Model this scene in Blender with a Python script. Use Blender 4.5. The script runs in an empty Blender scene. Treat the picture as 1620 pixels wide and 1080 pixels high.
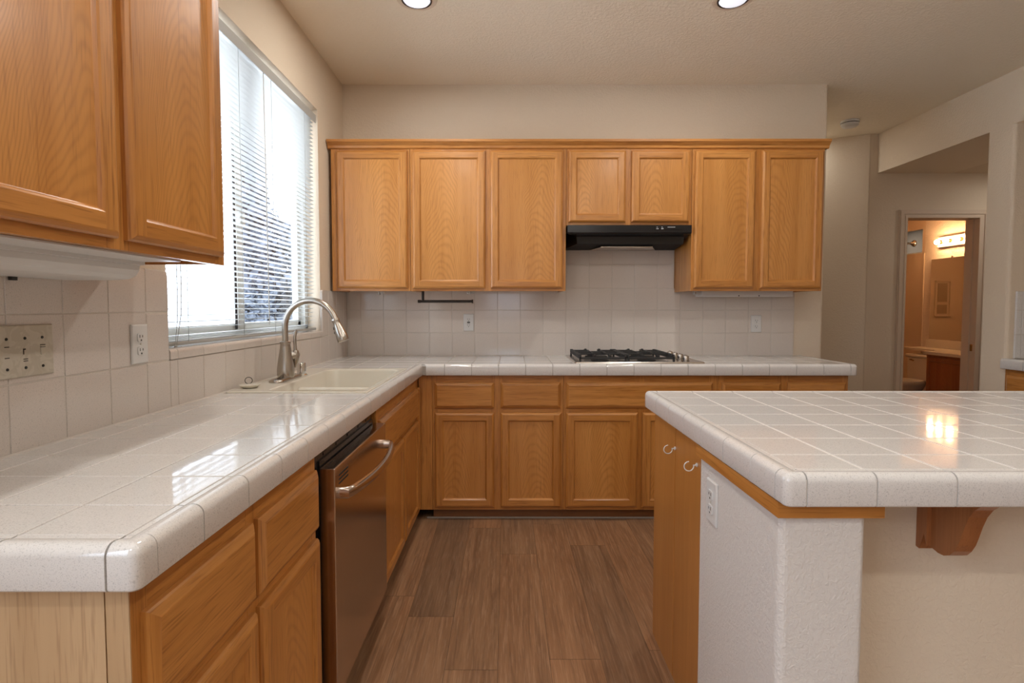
import bpy, bmesh, math, random
from mathutils import Vector, Matrix

random.seed(7)
S = bpy.context.scene
COL = S.collection

# ------------------------------------------------------------------ camera
F_PX, PX, PY = 872.37, 799.8, 527.67
cam_d = bpy.data.cameras.new('camera')
cam = bpy.data.objects.new('camera', cam_d)
COL.objects.link(cam)
cam_d.sensor_width = 36.0
cam_d.lens = F_PX / 1620 * 36.0
cam_d.shift_x = (810 - PX) / 1620
cam_d.shift_y = (PY - 540) / 1620
cam_d.clip_start = 0.02
cam.location = (0, 0, 1.2373)
cam.rotation_euler = (math.pi / 2 - 0.0463, 0, 0.0016)
S.camera = cam

# ------------------------------------------------------------------ daylight and exposure
S.view_settings.view_transform = 'Standard'
S.view_settings.look = 'None'
S.view_settings.gamma = 1
S.view_settings.use_curve_mapping = False
S.view_settings.exposure = 0.50

SKY_LOW, SKY_HIGH = 1.9, 9.5
W = bpy.data.worlds.new('daylight')
S.world = W
W.use_nodes = True
bg = W.node_tree.nodes['Background']
bg.inputs['Color'].default_value = (0.79, 0.905, 1.07, 1)
wt = W.node_tree
w_tc = wt.nodes.new('ShaderNodeTexCoord')
w_sp = wt.nodes.new('ShaderNodeSeparateXYZ')
wt.links.new(w_tc.outputs['Generated'], w_sp.inputs[0])
w_mr = wt.nodes.new('ShaderNodeMapRange')          # overcast sky: brighter towards the zenith
w_mr.inputs['From Min'].default_value = 0.0
w_mr.inputs['From Max'].default_value = 0.8
w_mr.inputs['To Min'].default_value = SKY_LOW
w_mr.inputs['To Max'].default_value = SKY_HIGH
wt.links.new(w_sp.outputs[2], w_mr.inputs['Value'])
wt.links.new(w_mr.outputs[0], bg.inputs['Strength'])


def portal(name, loc, rot, sx, sy):
    d = bpy.data.lights.new(name, 'AREA')
    d.shape = 'RECTANGLE'
    d.size, d.size_y = sx, sy
    d.cycles.is_portal = True
    o = bpy.data.objects.new(name, d)
    o.location, o.rotation_euler = loc, rot
    COL.objects.link(o)
    return o


H = math.pi / 2
portal('kitchen_window_portal', (-1.23, 2.523, 1.744), (0, -H, 0), 1.30, 1.48)
portal('patio_door_portal', (-1.23, -0.7, 1.55), (0, -H, 0), 1.30, 1.4)
portal('rear_window_portal', (0.0, -4.55, 1.6), (H, 0, 0), 0.8, 1.0)


# ------------------------------------------------------------------ material helpers
class NT:
    def __init__(s, name):
        s.m = bpy.data.materials.new(name)
        s.m.use_nodes = True
        s.t = s.m.node_tree
        s.b = s.t.nodes['Principled BSDF']

    def n(s, typ, **kw):
        nd = s.t.nodes.new(typ)
        for k, v in kw.items():
            if k.startswith('i_'):
                key = k[2:]
                key = int(key) if key.isdigit() else key.replace('_', ' ')
                nd.inputs[key].default_value = v
            else:
                setattr(nd, k, v)
        return nd

    def l(s, a, b):
        s.t.links.new(a, b)

    def math(s, op, a, b=None, c=None):
        nd = s.t.nodes.new('ShaderNodeMath')
        nd.operation = op
        for i, v in enumerate((a, b, c)):
            if v is None:
                continue
            if isinstance(v, (int, float)):
                nd.inputs[i].default_value = v
            else:
                s.l(v, nd.inputs[i])
        return nd.outputs[0]

    def ramp(s, fac, stops):
        nd = s.t.nodes.new('ShaderNodeValToRGB')
        e = nd.color_ramp.elements
        while len(e) < len(stops):
            e.new(0.5)
        for k, (p, c) in zip(e, stops):
            k.position = p
            k.color = (c[0], c[1], c[2], 1) if not isinstance(c, (int, float)) else (c, c, c, 1)
        s.l(fac, nd.inputs[0])
        return nd.outputs[0]

    def mix(s, fac, a, b, mode='MIX'):
        nd = s.t.nodes.new('ShaderNodeMix')
        nd.data_type = 'RGBA'
        nd.blend_type = mode
        for sock, v in ((nd.inputs[0], fac), (nd.inputs[6], a), (nd.inputs[7], b)):
            if isinstance(v, (int, float)):
                sock.default_value = v
            elif isinstance(v, tuple):
                sock.default_value = (v[0], v[1], v[2], 1)
            else:
                s.l(v, sock)
        return nd.outputs[2]

    def bump(s, height, strength, dist):
        nd = s.n('ShaderNodeBump', i_Strength=strength, i_Distance=dist)
        s.l(height, nd.inputs['Height'])
        s.l(nd.outputs[0], s.b.inputs['Normal'])

    def vec(s, scale, rnd=0.0):
        tc = s.n('ShaderNodeTexCoord')
        v = tc.outputs['Object']
        if rnd:
            oi = s.n('ShaderNodeObjectInfo')
            k = s.n('ShaderNodeVectorMath', operation='SCALE')
            k.inputs[0].default_value = (rnd, rnd * 1.7, rnd * 2.3)
            s.l(oi.outputs['Random'], k.inputs['Scale'])
            a = s.n('ShaderNodeVectorMath', operation='ADD')
            s.l(v, a.inputs[0])
            s.l(k.outputs[0], a.inputs[1])
            v = a.outputs[0]
        m = s.n('ShaderNodeVectorMath', operation='MULTIPLY')
        m.inputs[1].default_value = scale
        s.l(v, m.inputs[0])
        return m.outputs[0]

    def noise(s, vec, scale=1.0, detail=3.0, rough=0.5, dist=0.0):
        nd = s.n('ShaderNodeTexNoise', i_Scale=scale, i_Detail=detail, i_Roughness=rough, i_Distortion=dist)
        s.l(vec, nd.inputs['Vector'])
        return nd.outputs[0]


def plain(name, col, rough=0.5, metal=0.0, spec=0.5, coat=0.0):
    k = NT(name)
    k.b.inputs['Base Color'].default_value = (*col, 1)
    k.b.inputs['Roughness'].default_value = rough
    k.b.inputs['Metallic'].default_value = metal
    k.b.inputs['Specular IOR Level'].default_value = spec
    k.b.inputs['Coat Weight'].default_value = coat
    return k.m


def emit(name, col, strength):
    k = NT(name)
    k.b.inputs['Base Color'].default_value = (*col, 1)
    k.b.inputs['Emission Color'].default_value = (*col, 1)
    k.b.inputs['Emission Strength'].default_value = strength
    return k.m


def oak(name, grain, light, dark, rough=0.34, panel=False, pore=0.5, ring=0.4, coat=0.25):
    k = NT(name)
    sc = (1, 1, 0.045) if grain == 'v' else ((0.045, 0.045, 1) if grain == 'h' else (1, 0.045, 1))
    v = k.vec(sc, 5.0)
    broad = k.noise(v, 14, 3, 0.55, 0.3)
    fine = k.noise(v, 190, 2, 0.6)
    streak = k.noise(v, 60, 4, 0.6, 0.4)
    col = k.mix(k.ramp(broad, [(0.30, 0.0), (0.72, 1.0)]), light, dark)
    if panel:
        tc = k.n('ShaderNodeTexCoord')
        sp = k.n('ShaderNodeSeparateXYZ')
        k.l(tc.outputs['Object'], sp.inputs[0])
        oi = k.n('ShaderNodeObjectInfo')
        a = k.math('ADD', sp.outputs[0], sp.outputs[1])
        wob = k.noise(k.vec((5, 5, 1.6), 9.0), 1.0, 2, 0.5)
        shift = k.math('MULTIPLY', k.math('SUBTRACT', oi.outputs['Random'], 0.5), 0.26)
        a = k.math('ADD', k.math('ADD', a, shift), k.math('MULTIPLY', k.math('SUBTRACT', wob, 0.5), 0.16))
        t = k.math('ADD', k.math('MULTIPLY', k.math('MULTIPLY', a, a), 26.0), sp.outputs[2])
        wob2 = k.noise(k.vec((5, 5, 1.8), 3.0), 1.0, 2, 0.5)
        t = k.math('ADD', t, k.math('MULTIPLY', wob2, 0.30))
        w = k.math('ADD', k.math('MULTIPLY', k.math('SINE', k.math('MULTIPLY', t, 2 * math.pi / 0.046)), 0.5), 0.5)
        w = k.math('POWER', w, 2.2)
        w = k.math('MULTIPLY', w, k.ramp(streak, [(0.25, 0.35), (0.7, 1.0)]))
        col = k.mix(k.math('MULTIPLY', w, ring), col, (dark[0] * 0.62, dark[1] * 0.55, dark[2] * 0.45))
    else:
        col = k.mix(k.math('MULTIPLY', k.ramp(streak, [(0.45, 0.0), (0.68, 1.0)]), ring), col,
                    (dark[0] * 0.68, dark[1] * 0.62, dark[2] * 0.55))
    p = k.ramp(fine, [(0.54, 0.0), (0.68, 1.0)])
    col = k.mix(k.math('MULTIPLY', p, pore), col, (dark[0] * 0.55, dark[1] * 0.47, dark[2] * 0.40))
    k.l(col, k.b.inputs['Base Color'])
    k.b.inputs['Roughness'].default_value = rough
    k.b.inputs['Coat Weight'].default_value = coat
    k.b.inputs['Coat Roughness'].default_value = 0.18
    k.bump(fine, 0.12, 0.0006)
    return k.m


def plaster(name, col, scale, strength, dist, rough=0.75):
    k = NT(name)
    v = k.vec((1, 1, 1))
    a = k.noise(v, scale, 3, 0.55, 0.6)
    h = k.ramp(a, [(0.42, 0.0), (0.60, 1.0)])
    k.b.inputs['Base Color'].default_value = (*col, 1)
    k.b.inputs['Roughness'].default_value = rough
    k.b.inputs['Specular IOR Level'].default_value = 0.35
    k.bump(h, strength, dist)
    return k.m


def tile_mat(name, col, rough):
    k = NT(name)
    v = k.vec((1, 1, 1))
    sp = k.noise(v, 520, 2, 0.7)
    sp2 = k.noise(v, 240, 1, 0.5)
    c = k.mix(k.ramp(sp, [(0.36, 1.0), (0.46, 0.0)]), col, tuple(x * 0.80 for x in col))
    c = k.mix(k.ramp(sp2, [(0.27, 0.55), (0.36, 0.0)]), c, tuple(x * 0.62 for x in col))
    k.l(c, k.b.inputs['Base Color'])
    k.b.inputs['Roughness'].default_value = rough
    k.b.inputs['Specular IOR Level'].default_value = 0.6
    wav = k.noise(v, 9, 2, 0.5)
    k.bump(wav, 0.06, 0.006)
    return k.m


def floor_mat():
    k = NT('vinyl_plank')
    tc = k.n('ShaderNodeTexCoord')
    sp = k.n('ShaderNodeSeparateXYZ')
    k.l(tc.outputs['Object'], sp.inputs[0])
    x, y = sp.outputs[0], sp.outputs[1]
    PW, PL = 0.182, 1.22
    xi = k.math('FLOOR', k.math('DIVIDE', k.math('ADD', x, 0.03), PW))
    wn = k.n('ShaderNodeTexWhiteNoise', noise_dimensions='1D')
    k.l(xi, wn.inputs['W'])
    yy = k.math('DIVIDE', k.math('ADD', y, k.math('MULTIPLY', wn.outputs[0], 3.7)), PL)
    yi = k.math('FLOOR', yy)
    cb = k.n('ShaderNodeCombineXYZ')
    k.l(xi, cb.inputs[0])
    k.l(yi, cb.inputs[1])
    wn2 = k.n('ShaderNodeTexWhiteNoise', noise_dimensions='2D')
    k.l(cb.outputs[0], wn2.inputs['Vector'])
    rnd = wn2.outputs[0]
    # grain, shifted for every plank
    off = k.n('ShaderNodeVectorMath', operation='SCALE')
    k.l(wn2.outputs['Color'], off.inputs[0])
    off.inputs['Scale'].default_value = 9.0
    ad = k.n('ShaderNodeVectorMath', operation='ADD')
    k.l(tc.outputs['Object'], ad.inputs[0])
    k.l(off.outputs[0], ad.inputs[1])
    m = k.n('ShaderNodeVectorMath', operation='MULTIPLY')
    m.inputs[1].default_value = (1, 0.045, 1)
    k.l(ad.outputs[0], m.inputs[0])
    g1 = k.noise(m.outputs[0], 16, 4, 0.6, 0.8)
    g2 = k.noise(m.outputs[0], 150, 3, 0.65)
    g3 = k.noise(m.outputs[0], 46, 3, 0.6, 1.2)
    c = k.mix(k.ramp(g1, [(0.30, 0.0), (0.70, 1.0)]), (0.315, 0.176, 0.093), (0.200, 0.104, 0.052))
    c = k.mix(k.math('MULTIPLY', k.ramp(g3, [(0.46, 0.0), (0.66, 1.0)]), 0.50), c, (0.115, 0.060, 0.033))
    c = k.mix(k.math('MULTIPLY', k.ramp(g2, [(0.50, 0.0), (0.66, 1.0)]), 0.35), c, (0.440, 0.285, 0.180))
    tone = k.ramp(rnd, [(0.0, (0.74, 0.76, 0.78)), (0.35, (1.02, 0.99, 0.96)), (0.7, (1.16, 1.06, 0.96)), (1.0, (0.88, 0.91, 0.93))])
    c = k.mix(1.0, c, tone, 'MULTIPLY')
    fx = k.math('FRACT', k.math('DIVIDE', k.math('ADD', x, 0.03), PW))
    fy = k.math('FRACT', yy)
    ex = k.math('LESS_THAN', k.math('MINIMUM', fx, k.math('SUBTRACT', 1.0, fx)), 0.006)
    ey = k.math('LESS_THAN', k.math('MINIMUM', fy, k.math('SUBTRACT', 1.0, fy)), 0.0012)
    seam = k.math('MAXIMUM', ex, ey)
    c = k.mix(k.math('MULTIPLY', seam, 0.55), c, (0.03, 0.018, 0.010))
    k.l(c, k.b.inputs['Base Color'])
    k.b.inputs['Roughness'].default_value = 0.42
    k.bump(g2, 0.15, 0.0008)
    return k.m


def glass_mat():
    k = NT('window_glass')
    t = k.t
    tr = t.nodes.new('ShaderNodeBsdfTransparent')
    gl = t.nodes.new('ShaderNodeBsdfGlossy')
    gl.inputs['Roughness'].default_value = 0.02
    lw = t.nodes.new('ShaderNodeLayerWeight')
    mx = t.nodes.new('ShaderNodeMixShader')
    k.l(k.math('ADD', 0.02, k.math('MULTIPLY', k.math('POWER', lw.outputs['Facing'], 4.0), 0.5)), mx.inputs[0])
    k.l(tr.outputs[0], mx.inputs[1])
    k.l(gl.outputs[0], mx.inputs[2])
    k.l(mx.outputs[0], t.nodes['Material Output'].inputs['Surface'])
    return k.m


def slat_mat():
    k = NT('blind_slat_vinyl')
    t = k.t
    d = t.nodes.new('ShaderNodeBsdfTranslucent')
    d.inputs['Color'].default_value = (0.86, 0.86, 0.80, 1)
    mx = t.nodes.new('ShaderNodeMixShader')
    mx.inputs[0].default_value = 0.06
    k.b.inputs['Base Color'].default_value = (0.47, 0.47, 0.45, 1)
    k.b.inputs['Roughness'].default_value = 0.4
    k.l(k.b.outputs[0], mx.inputs[1])
    k.l(d.outputs[0], mx.inputs[2])
    k.l(mx.outputs[0], t.nodes['Material Output'].inputs['Surface'])
    return k.m


def frosted():
    k = NT('frosted_glass')
    d = k.t.nodes.new('ShaderNodeBsdfTranslucent')
    d.inputs['Color'].default_value = (0.26, 0.215, 0.17, 1)
    k.l(d.outputs[0], k.t.nodes['Material Output'].inputs['Surface'])
    return k.m


HON_L, HON_D = (0.600, 0.268, 0.068), (0.460, 0.180, 0.034)
M = {
    'oak_v': oak('oak_upright_grain', 'v', HON_L, HON_D, pore=0.60, ring=0.50),
    'oak_h': oak('oak_level_grain', 'h', HON_L, HON_D, pore=0.60, ring=0.55),
    'oak_p': oak('oak_cathedral_panel', 'v', (0.620, 0.280, 0.072), (0.500, 0.205, 0.042), panel=True, pore=0.35, ring=0.42),
    'oak_raw': oak('oak_pale_end_panel', 'v', (0.560, 0.375, 0.210), (0.455, 0.285, 0.145), rough=0.55, pore=0.38, ring=0.10, coat=0.0),
    'oak_island': oak('oak_smooth_veneer', 'v', (0.510, 0.220, 0.055), (0.430, 0.170, 0.036), pore=0.20, ring=0.15, coat=0.35),
    'oak_red': oak('oak_red_brown', 'v', (0.360, 0.115, 0.030), (0.260, 0.070, 0.018), panel=True, pore=0.3, ring=0.3),
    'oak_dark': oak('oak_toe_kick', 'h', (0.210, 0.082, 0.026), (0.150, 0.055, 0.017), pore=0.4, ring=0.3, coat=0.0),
    'oak_corbel': oak('oak_brown_corbel', 'v', (0.420, 0.165, 0.058), (0.320, 0.110, 0.034), pore=0.3, ring=0.3),
    'wall': plaster('orange_peel_wall', (0.770, 0.655, 0.515), 75, 0.30, 0.0030),
    'ceil': plaster('textured_ceiling', (0.920, 0.830, 0.680), 60, 0.35, 0.0035),
    'post': plaster('knockdown_plaster', (0.700, 0.660, 0.620), 105, 0.30, 0.0035, 0.6),
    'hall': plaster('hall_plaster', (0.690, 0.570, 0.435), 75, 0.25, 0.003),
    'bath': plaster('bath_plaster', (0.740, 0.600, 0.470), 70, 0.5, 0.004, 0.45),
    'floor': floor_mat(),
    'tile': tile_mat('speckled_white_tile', (0.735, 0.708, 0.680), 0.055),
    'splash': tile_mat('speckled_wall_tile', (0.680, 0.610, 0.550), 0.12),
    'grout_w': plain('white_grout', (0.72, 0.69, 0.64), 0.85),
    'grout_g': plain('grey_grout', (0.38, 0.34, 0.30), 0.9),
    'grout_s': plain('beige_grout', (0.62, 0.57, 0.51), 0.9),
    'cream': plain('cream_enamel', (0.700, 0.650, 0.550), 0.16),
    'nickel': plain('brushed_nickel', (0.500, 0.460, 0.410), 0.27, 1.0),
    'chrome': plain('chrome', (0.75, 0.74, 0.72), 0.10, 1.0),
    'plate_chrome': plain('polished_plate', (0.85, 0.83, 0.80), 0.35, 0.6),
    'steel': plain('stainless_steel', (0.600, 0.510, 0.440), 0.20, 1.0),
    'steel_l': plain('stainless_tray', (0.66, 0.62, 0.58), 0.25, 1.0),
    'black': plain('black_enamel', (0.012, 0.012, 0.013), 0.18),
    'iron': plain('black_cast_iron', (0.022, 0.021, 0.020), 0.55),
    'dark': plain('black_void', (0.008, 0.008, 0.008), 0.8),
    'white': plain('white_plastic', (0.70, 0.69, 0.67), 0.35),
    'ivory': plain('ivory_plastic', (0.560, 0.510, 0.410), 0.4),
    'slot': plain('slot_black', (0.02, 0.018, 0.016), 0.6),
    'vinyl': plain('vinyl_frame', (0.78, 0.77, 0.72), 0.4),
    'slat': slat_mat(),
    'cord': plain('grey_cord', (0.42, 0.42, 0.40), 0.7),
    'glass': glass_mat(),
    'lens': emit('lit_lens', (0.86, 0.90, 1.0), 0.55),
    'casing': plain('cream_casing', (0.620, 0.490, 0.370), 0.45),
    'bulb': emit('warm_bulb', (1.0, 0.60, 0.30), 100.0),
    'mirror': plain('mirror_glass', (0.82, 0.80, 0.76), 0.02, 1.0),
    'porc': plain('porcelain', (0.640, 0.560, 0.470), 0.15),
    'marble': plain('cultured_marble', (0.680, 0.580, 0.450), 0.2),
    'surround': plain('shower_surround', (0.660, 0.500, 0.350), 0.3),
    'brass': plain('aged_brass', (0.45, 0.27, 0.10), 0.25, 1.0),
    'concrete': plain('pale_concrete', (0.70, 0.69, 0.66), 0.9),
    'leaf': plain('dark_leaf', (0.085, 0.100, 0.125), 0.7),
    'bark': plain('bark', (0.05, 0.04, 0.035), 0.9),
    'stucco': plain('pale_stucco', (0.72, 0.72, 0.70), 0.9),
    'bronze': plain('dark_bronze', (0.045, 0.038, 0.034), 0.4, 0.6),
    'print': plain('pale_print', (0.55, 0.55, 0.55), 0.5),
    'red': plain('shadow_line', (0.10, 0.05, 0.02), 0.8),
}


# ------------------------------------------------------------------ mesh helpers
ORIG = {}


def empty(name, loc, label, cat, group=None):
    o = bpy.data.objects.new(name, None)
    o.empty_display_size = 0.1
    o.location = loc
    COL.objects.link(o)
    o['label'] = label
    o['category'] = cat
    if group:
        o['group'] = group
    ORIG[o] = Vector(loc)
    return o


def tag(o, label=None, cat=None, group=None, kind=None):
    for k, v in (('label', label), ('category', cat), ('group', group), ('kind', kind)):
        if v:
            o[k] = v
    return o


class MB:
    def __init__(s):
        s.bm = bmesh.new()

    def face(s, pts, mi=0, smooth=False):
        vs = [s.bm.verts.new(p) for p in pts]
        try:
            f = s.bm.faces.new(vs)
        except ValueError:
            return None
        f.material_index = mi
        f.smooth = smooth
        return f

    def box(s, x0, x1, y0, y1, z0, z1, bev=0.0, mi=0, seg=2, edges=None):
        r = bmesh.ops.create_cube(s.bm, size=1.0)
        vs = r['verts']
        for v in vs:
            v.co = Vector(((x0 + x1) / 2 + v.co.x * (x1 - x0), (y0 + y1) / 2 + v.co.y * (y1 - y0), (z0 + z1) / 2 + v.co.z * (z1 - z0)))
        fs = {f for v in vs for f in v.link_faces}
        for f in fs:
            f.material_index = mi
        if bev:
            es = list({e for v in vs for e in v.link_edges})
            if edges:
                es = [e for e in es if edges(e)]
            bmesh.ops.bevel(s.bm, geom=es, offset=bev, segments=seg, profile=0.5, affect='EDGES', material=-1)
        return s

    def prism(s, pts, axis, lo, hi, mi=0, smooth=False):
        """polygon pts (2-D) extruded along axis from lo to hi"""
        def P(p, t):
            return {'x': (t, p[0], p[1]), 'y': (p[0], t, p[1]), 'z': (p[0], p[1], t)}[axis]
        a = [s.bm.verts.new(P(p, lo)) for p in pts]
        b = [s.bm.verts.new(P(p, hi)) for p in pts]
        n = len(pts)
        fs = [s.bm.faces.new(a), s.bm.faces.new(b[::-1])]
        for i in range(n):
            f = s.bm.faces.new((a[i], b[i], b[(i + 1) % n], a[(i + 1) % n]))
            f.smooth = smooth
            fs.append(f)
        for f in fs:
            f.material_index = mi
        return s

    def tube(s, pts, rad, seg=12, mi=0, caps=True, squash=None):
        """swept round tube; rad a number or list"""
        pts = [Vector(p) for p in pts]
        rads = rad if isinstance(rad, (list, tuple)) else [rad] * len(pts)
        rings = []
        up = None
        for i, p in enumerate(pts):
            d = (pts[min(i + 1, len(pts) - 1)] - pts[max(i - 1, 0)]).normalized()
            if up is None:
                up = Vector((0, 0, 1)) if abs(d.z) < 0.9 else Vector((0, 1, 0))
            u = (up - d * up.dot(d)).normalized()
            up = u
            w = d.cross(u)
            ku, kw = squash if squash else (1, 1)
            rings.append([s.bm.verts.new(p + (u * math.cos(t) * ku + w * math.sin(t) * kw) * rads[i]) for t in [2 * math.pi * k / seg for k in range(seg)]])
        for a, b in zip(rings, rings[1:]):
            for k in range(seg):
                f = s.bm.faces.new((a[k], a[(k + 1) % seg], b[(k + 1) % seg], b[k]))
                f.smooth = True
                f.material_index = mi
        if caps:
            for r in (rings[0][::-1], rings[-1]):
                f = s.bm.faces.new(r)
                f.material_index = mi
        return s

    def lathe(s, prof, c, seg=24, mi=0, axis='z', sx=1.0, sy=1.0):
        rings = []
        for r, h in prof:
            ring = []
            for k in range(seg):
                t = 2 * math.pi * k / seg
                a, b = r * math.cos(t) * sx, r * math.sin(t) * sy
                p = {'z': (a, b, h), 'y': (a, h, b), 'x': (h, a, b)}[axis]
                ring.append(s.bm.verts.new((c[0] + p[0], c[1] + p[1], c[2] + p[2])))
            rings.append(ring)
        for a, b in zip(rings, rings[1:]):
            for k in range(seg):
                f = s.bm.faces.new((a[k], a[(k + 1) % seg], b[(k + 1) % seg], b[k]))
                f.smooth = True
                f.material_index = mi
        for r in (rings[0][::-1], rings[-1]):
            f = s.bm.faces.new(r)
            f.material_index = mi
        return s

    def sphere(s, c, r, sx=1, sy=1, sz=1, mi=0, seg=16):
        g = bmesh.ops.create_uvsphere(s.bm, u_segments=seg, v_segments=seg // 2, radius=r)
        for v in g['verts']:
            v.co = Vector((c[0] + v.co.x * sx, c[1] + v.co.y * sy, c[2] + v.co.z * sz))
        for f in {f for v in g['verts'] for f in v.link_faces}:
            f.smooth = True
            f.material_index = mi
        return s

    def build(s, name, mats, parent=None, origin=None, skew=False, kind=None):
        if skew:
            for v in s.bm.verts:
                w = (v.co.x + 1.085) / 0.585
                v.co.x += (v.co.y - 0.729) * 0.0075 * max(0.0, min(1.15, w))
        bmesh.ops.recalc_face_normals(s.bm, faces=s.bm.faces[:])
        for e in s.bm.edges:
            if len(e.link_faces) != 2 or e.calc_face_angle(0.0) > 0.75:
                e.smooth = False
        base = ORIG.get(parent, Vector((0, 0, 0)))
        if origin is None:
            org = Vector(base) if parent else Vector((0, 0, 0))
        elif origin == 'c':
            lo = Vector([min(v.co[i] for v in s.bm.verts) for i in range(3)])
            hi = Vector([max(v.co[i] for v in s.bm.verts) for i in range(3)])
            org = (lo + hi) / 2
        else:
            org = Vector(origin)
        for v in s.bm.verts:
            v.co -= org
        me = bpy.data.meshes.new(name)
        s.bm.to_mesh(me)
        s.bm.free()
        for m in (mats if isinstance(mats, (list, tuple)) else [mats]):
            me.materials.append(M[m] if isinstance(m, str) else m)
        o = bpy.data.objects.new(name, me)
        COL.objects.link(o)
        if parent:
            o.parent = parent
            o.location = org - base
        else:
            o.location = org
        ORIG[o] = org
        if kind:
            o['kind'] = kind
        return o


def struct(mb, name, mat, **kw):
    return mb.build(name, mat, kind='structure', **kw)


# ------------------------------------------------------------------ room shell
CEIL = 2.732
WX = -1.10          # left wall face
BY = 3.765          # back wall face
TY = 3.753          # back tile face
TX = -1.085         # left tile face

b = MB(); b.box(-1.3, 5.45, -4.7, 7.9, -0.12, 0.0)
struct(b, 'floor', 'floor')
b = MB()
b.box(-1.3, 3.35, -4.7, 5.9, CEIL, CEIL + 0.12)
struct(b, 'ceiling', 'ceil')

# left wall with the kitchen window and, behind the camera, the patio opening
b = MB()
WY0, WY1, WZ0, WZ1 = 1.785, 3.262, 1.095, 2.388
b.box(-1.24, WX, 0.0, WY0, 0, CEIL)
b.box(-1.24, WX, WY1, 5.9, 0, CEIL)
b.box(-1.24, WX, WY0, WY1, 0, WZ0)
b.box(-1.24, WX, WY0, WY1, WZ1, CEIL)
b.box(-1.24, WX, -4.7, -1.4, 0, CEIL)
b.box(-1.24, WX, -1.4, 0.0, 2.2, CEIL)
b.box(-1.24, WX, -1.4, 0.0, 0, 0.9)
struct(b, 'wall_left', 'wall')
b = MB()
b.box(WX, 2.158, BY, BY + 0.12, 0, CEIL, bev=0.018, seg=4, edges=lambda e: all(v.co.x > 2 for v in e.verts) and abs(e.verts[0].co.z - e.verts[1].co.z) > 1)
b.box(2.04, 2.158, BY + 0.06, 5.9, 0, CEIL)
struct(b, 'wall_back', 'wall')
# angled hall wall and the wall that holds the bathroom door
b = MB()
b.prism([(3.128, 4.82), (3.10, 4.832), (1.95, 5.43), (2.0, 5.55), (3.17, 4.94)], 'z', 0, CEIL)
struct(b, 'wall_angled', 'wall')
b = MB()
DX0, DX1, DZ = 3.462, 4.095, 2.015
b.box(3.128, DX0 - 0.018, 4.82, 4.94, 0, CEIL, bev=0.015, seg=4, edges=lambda e: all(v.co.x < 3.2 and v.co.y < 4.9 for v in e.verts) and abs(e.verts[0].co.z - e.verts[1].co.z) > 1)
b.box(DX1 + 0.018, 4.75, 4.82, 4.94, 0, CEIL)
b.box(DX0 - 0.018, DX1 + 0.018, 4.82, 4.94, DZ + 0.018, CEIL)
struct(b, 'wall_hall', 'hall')
# right wall: header over the hall opening and over the counter niche, pier between
def vert_edge(x, y):
    return lambda e: abs(e.verts[0].co.z - e.verts[1].co.z) > 1 and all(abs(v.co.x - x) < 1e-3 and abs(v.co.y - y) < 1e-3 for v in e.verts)
b = MB()
b.box(3.2, 3.85, 3.53, 3.728, 0, 2.40, bev=0.02, seg=4, edges=lambda e: vert_edge(3.2, 3.53)(e) or vert_edge(3.2, 3.728)(e))
b.box(3.2, 3.85, 1.30, 4.82, 2.399, CEIL)
b.box(3.2, 3.35, -4.7, 1.30, 0, CEIL)
b.box(3.85, 3.97, 1.18, 3.728, 0, CEIL)
b.box(3.35, 3.97, 1.18, 1.30, 0, CEIL)
struct(b, 'wall_right', 'wall')
b = MB()
b.box(3.85, 4.75, 3.728, 4.82, 2.399, 2.52)
struct(b, 'ceiling_hall', 'hall')
b = MB()
b.box(4.75, 4.87, 3.6, 4.94, 0, 2.52)
b.box(3.97, 4.87, 3.6, 3.728, 0, 2.52)
struct(b, 'wall_hall_right', 'hall')
# rear wall behind the camera with its wide window opening
b = MB()
b.box(-1.24, -0.4, -4.7, -4.5, 0, CEIL)
b.box(0.4, 3.35, -4.7, -4.5, 0, CEIL)
b.box(-0.4, 0.4, -4.7, -4.5, 0, 1.1)
b.box(-0.4, 0.4, -4.7, -4.5, 2.1, CEIL)
struct(b, 'wall_rear', 'wall')
# bathroom shell
b = MB()
b.box(5.17, 5.30, 4.94, 6.86, 0, 2.46)
struct(b, 'wall_bathroom_right', 'bath')
b = MB()
b.box(3.2, 3.32, 4.94, 7.9, 0, 2.46)
b.box(4.75, 5.30, 4.82, 4.94, 0, 2.46)
struct(b, 'wall_bathroom_left', 'bath')
b = MB()
b.box(3.2, 5.30, 4.94, 7.9, 2.46, 2.56)
struct(b, 'ceiling_bathroom', 'bath')
b = MB()
b.box(5.165, 5.30, 6.86, 6.885, 0, 1.92)
b.box(5.17, 5.30, 6.86, 7.78, 0, 1.92)
b.box(5.17, 5.30, 6.86, 6.90, 1.92, 2.46)
b.box(5.17, 5.30, 7.25, 7.78, 1.92, 2.46)
b.box(5.17, 5.30, 6.90, 7.25, 2.22, 2.46)
b.box(3.32, 5.30, 7.72, 7.85, 0, 2.46)
# moulded soap niche on the surround
b.box(4.13, 4.145, 7.700, 7.72, 1.12, 1.62, bev=0.004)
b.box(4.335, 4.35, 7.700, 7.72, 1.12, 1.62, bev=0.004)
b.box(4.13, 4.35, 7.700, 7.72, 1.605, 1.62, bev=0.004)
b.box(4.13, 4.35, 7.690, 7.72, 1.12, 1.135, bev=0.004)
b.box(4.17, 4.31, 7.706, 7.72, 1.30, 1.32, bev=0.004)
struct(b, 'wall_shower', 'surround')
b = MB()
b.box(4.175, 4.305, 7.712, 7.7195, 1.325, 1.585)
b.box(4.175, 4.305, 7.712, 7.7195, 1.16, 1.285)
struct(b, 'trim_6', plain('niche_recess', (0.40, 0.29, 0.19), 0.4))
b = MB()
b.box(5.21, 5.22, 6.90, 7.25, 1.92, 2.22)
win3 = struct(b, 'window_3', frosted())
b = MB()
b.box(5.172, 5.20, 6.895, 7.255, 1.905, 1.935)
b.box(5.172, 5.20, 6.895, 6.91, 1.92, 2.23)
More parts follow.
